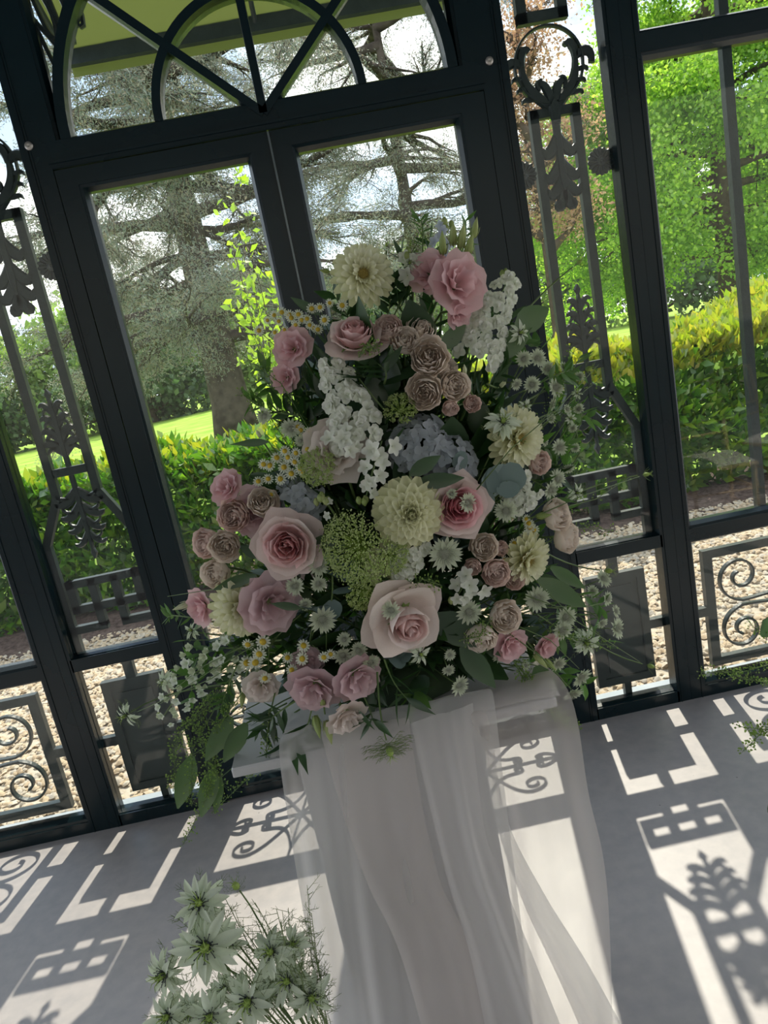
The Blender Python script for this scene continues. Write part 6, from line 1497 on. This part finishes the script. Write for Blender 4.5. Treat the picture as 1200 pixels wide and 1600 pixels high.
# ================================================================== NIGELLA BUNCH, LOWER LEFT
random.seed(8)
VB = (-0.17, 1.02, 0.0)
b = MB(); b.lathe([(0.05, 0.0), (0.055, 0.01), (0.045, 0.10), (0.04, 0.22), (0.05, 0.30), (0.046, 0.30), (0.036, 0.22), (0.04, 0.02), (0.01, 0.015)], 20)
tag(b.build('flower_vase', principled('vase_glazed_white', (0.7, 0.7, 0.68), (0.75, 0.75, 0.73), rough=0.3), smooth=True, loc=(-0.24, 1.0, 0.0)), 'slim white vase on the floor holding the nigella bunch', 'vase')
VH = Vector((-0.24, 1.0, 0.28))
for lb, p, D, f, n in [
 ('top left nigella of the floor bunch, horns upright', (-0.384, 1.020, 0.689), 0.068, (0.0, 1.2), 10),
 ('largest nigella of the floor bunch, facing front', (-0.382, 0.990, 0.634), 0.088, (0.0, 0.5), 14),
 ('leftmost nigella of the floor bunch, facing left', (-0.463, 1.000, 0.590), 0.062, (-0.8, 0.3), 10),
 ('nigella at the bottom left corner of the bunch', (-0.475, 0.990, 0.518), 0.060, (-0.2, 0.7), 10),
 ('nigella left of the bottom centre of the bunch', (-0.447, 1.010, 0.495), 0.052, (0.0, 0.7), 9),
 ('nigella at the bottom centre, dark eyed', (-0.406, 0.980, 0.510), 0.064, (0.2, 0.5), 10),
 ('nigella in the middle of the bunch, dark eyed', (-0.341, 0.990, 0.514), 0.072, (-0.1, 0.4), 11),
 ('upper right nigella of the bunch, left of the pair', (-0.286, 1.000, 0.586), 0.062, (-0.3, 0.9), 10),
 ('upper right nigella of the bunch, right of the pair', (-0.254, 1.010, 0.581), 0.052, (0.4, 0.9), 9),
 ('nigella right of centre with green horns', (-0.273, 1.000, 0.523), 0.062, (-0.2, 0.8), 10),
 ('rightmost nigella of the bunch against the tulle', (-0.242, 0.990, 0.491), 0.062, (0.5, 0.5), 10),
 ('small unopened nigella behind the centre stem', (-0.355, 1.030, 0.595), 0.042, (-0.2, 0.8), 7),
 ('nigella in the shade between centre and right', (-0.311, 1.030, 0.485), 0.056, (0.1, 0.4), 9),
 ('small nigella low between the left and centre', (-0.393, 1.040, 0.497), 0.046, (0.2, 0.6), 8),
]: nigella(lb, p, D*1.32, f, n=n, hub=VH)
pod('green seed pod standing tallest in the floor bunch', (-0.318, 1.020, 0.702), 0.034, (-0.12, 1.9), VH)
pod('small seed pod low in the floor bunch', (-0.381, 1.030, 0.565), 0.016, (0.1, 1.5), VH)
for k in range(26):
    x, z = random.uniform(-0.37, -0.21), random.uniform(0.50, 0.68); p = Vector((x, random.uniform(.98, 1.06), z))
    root = VH.lerp(p, 0.5)
    o = empty('nigella_foliage', root, 'feathery green nigella foliage in the floor bunch', 'foliage', 'feathery foliage in the floor bunch')
    b = MB(); d = p-root; b.tube([(0, 0, 0), d*0.5+Vector((random.gauss(0, .01), 0, 0)), d], [0.0013, 0.001, 0.0006], 4)
    for q in range(16):
        t = 0.25+0.75*q/16; c = d*t; e = Vector((random.gauss(0, 1), random.gauss(0, .7), random.gauss(.6, .7))).normalized()*random.uniform(.018, .034)
        b.tube([c, c+e*.5, c+e], [0.0006, 0.0005, 0.0003], 3, cap=False)
        for s in range(3): g = Vector((random.gauss(0, 1), random.gauss(0, 1), random.gauss(.5, 1))).normalized()*0.009; b.tube([c+e*(.4+.2*s), c+e*(.4+.2*s)+g], [0.0004, 0.0002], 3, cap=False)
    b.build('fronds', M['thread'], o)

# ================================================================== PLANT AT THE RIGHT EDGE
random.seed(19)
b = MB(); b.lathe([(0.09, 0.0), (0.10, 0.02), (0.12, 0.30), (0.13, 0.34), (0.12, 0.34), (0.10, 0.30), (0.08, 0.04), (0.01, 0.03)], 24)
tag(b.build('flower_pot', principled('pot_white', (0.6, 0.6, 0.58), (0.66, 0.66, 0.64), rough=0.5), smooth=True, loc=(0.95, 1.25, 0.0)), 'white pot on the floor just outside the right edge', 'pot')
PH = Vector((0.95, 1.25, 0.34))
def edge_leaf(label, p0, p1, w, kd='bigdark'):
    o = single_leaf(kd, label, p0, p1, w)
    st_ = o.children[1]; b = MB(); h = PH-Vector(p0); b.tube([(0, 0, 0), h*0.5+Vector((0.03, 0, 0.05)), h], [0.0012, 0.0018, 0.002], 5); st_.data = b.mesh('stem', M['stem']); return o
edge_leaf('dark round leaf entering at the right edge, highest', (0.825, 1.350, 0.769), (0.774, 1.340, 0.821), 1.7)
edge_leaf('dark leaf entering at the right edge, middle', (0.779, 1.300, 0.377), (0.724, 1.290, 0.433), 1.3)
edge_leaf('dark leaf entering at the right edge, lowest', (0.781, 1.300, 0.356), (0.716, 1.290, 0.329), 1.3)
def edge_seed(label, pts, n, r=0.0045):
    o = seedsprig(label, pts, n, r=r); b = MB(); h = PH-Vector(pts[0]); b.tube([(0, 0, 0), h*0.4+Vector((0.03, 0, 0.06)), h], 0.0014, 5); b.build('stem', M['stem'], o); return o
edge_seed('seed grass entering from the right edge over the sill', [(0.846, 1.350, 0.696), (0.739, 1.340, 0.695), (0.643, 1.330, 0.722)], 110)
edge_seed('second seed grass at the right edge, lower', [(0.841, 1.350, 0.636), (0.772, 1.340, 0.665), (0.705, 1.330, 0.701)], 90)
edge_seed('dark drooping seed heads at the right edge over the floor', [(0.812, 1.300, 0.592), (0.741, 1.290, 0.577), (0.690, 1.280, 0.549)], 60, 0.007)
edge_seed('dark forked seed heads at the right edge', [(0.810, 1.300, 0.562), (0.748, 1.290, 0.583), (0.688, 1.280, 0.610)], 50, 0.007)
edge_seed('fine seed grass beside the highest edge leaf', [(0.856, 1.350, 0.739), (0.807, 1.350, 0.758), (0.767, 1.350, 0.797)], 50)
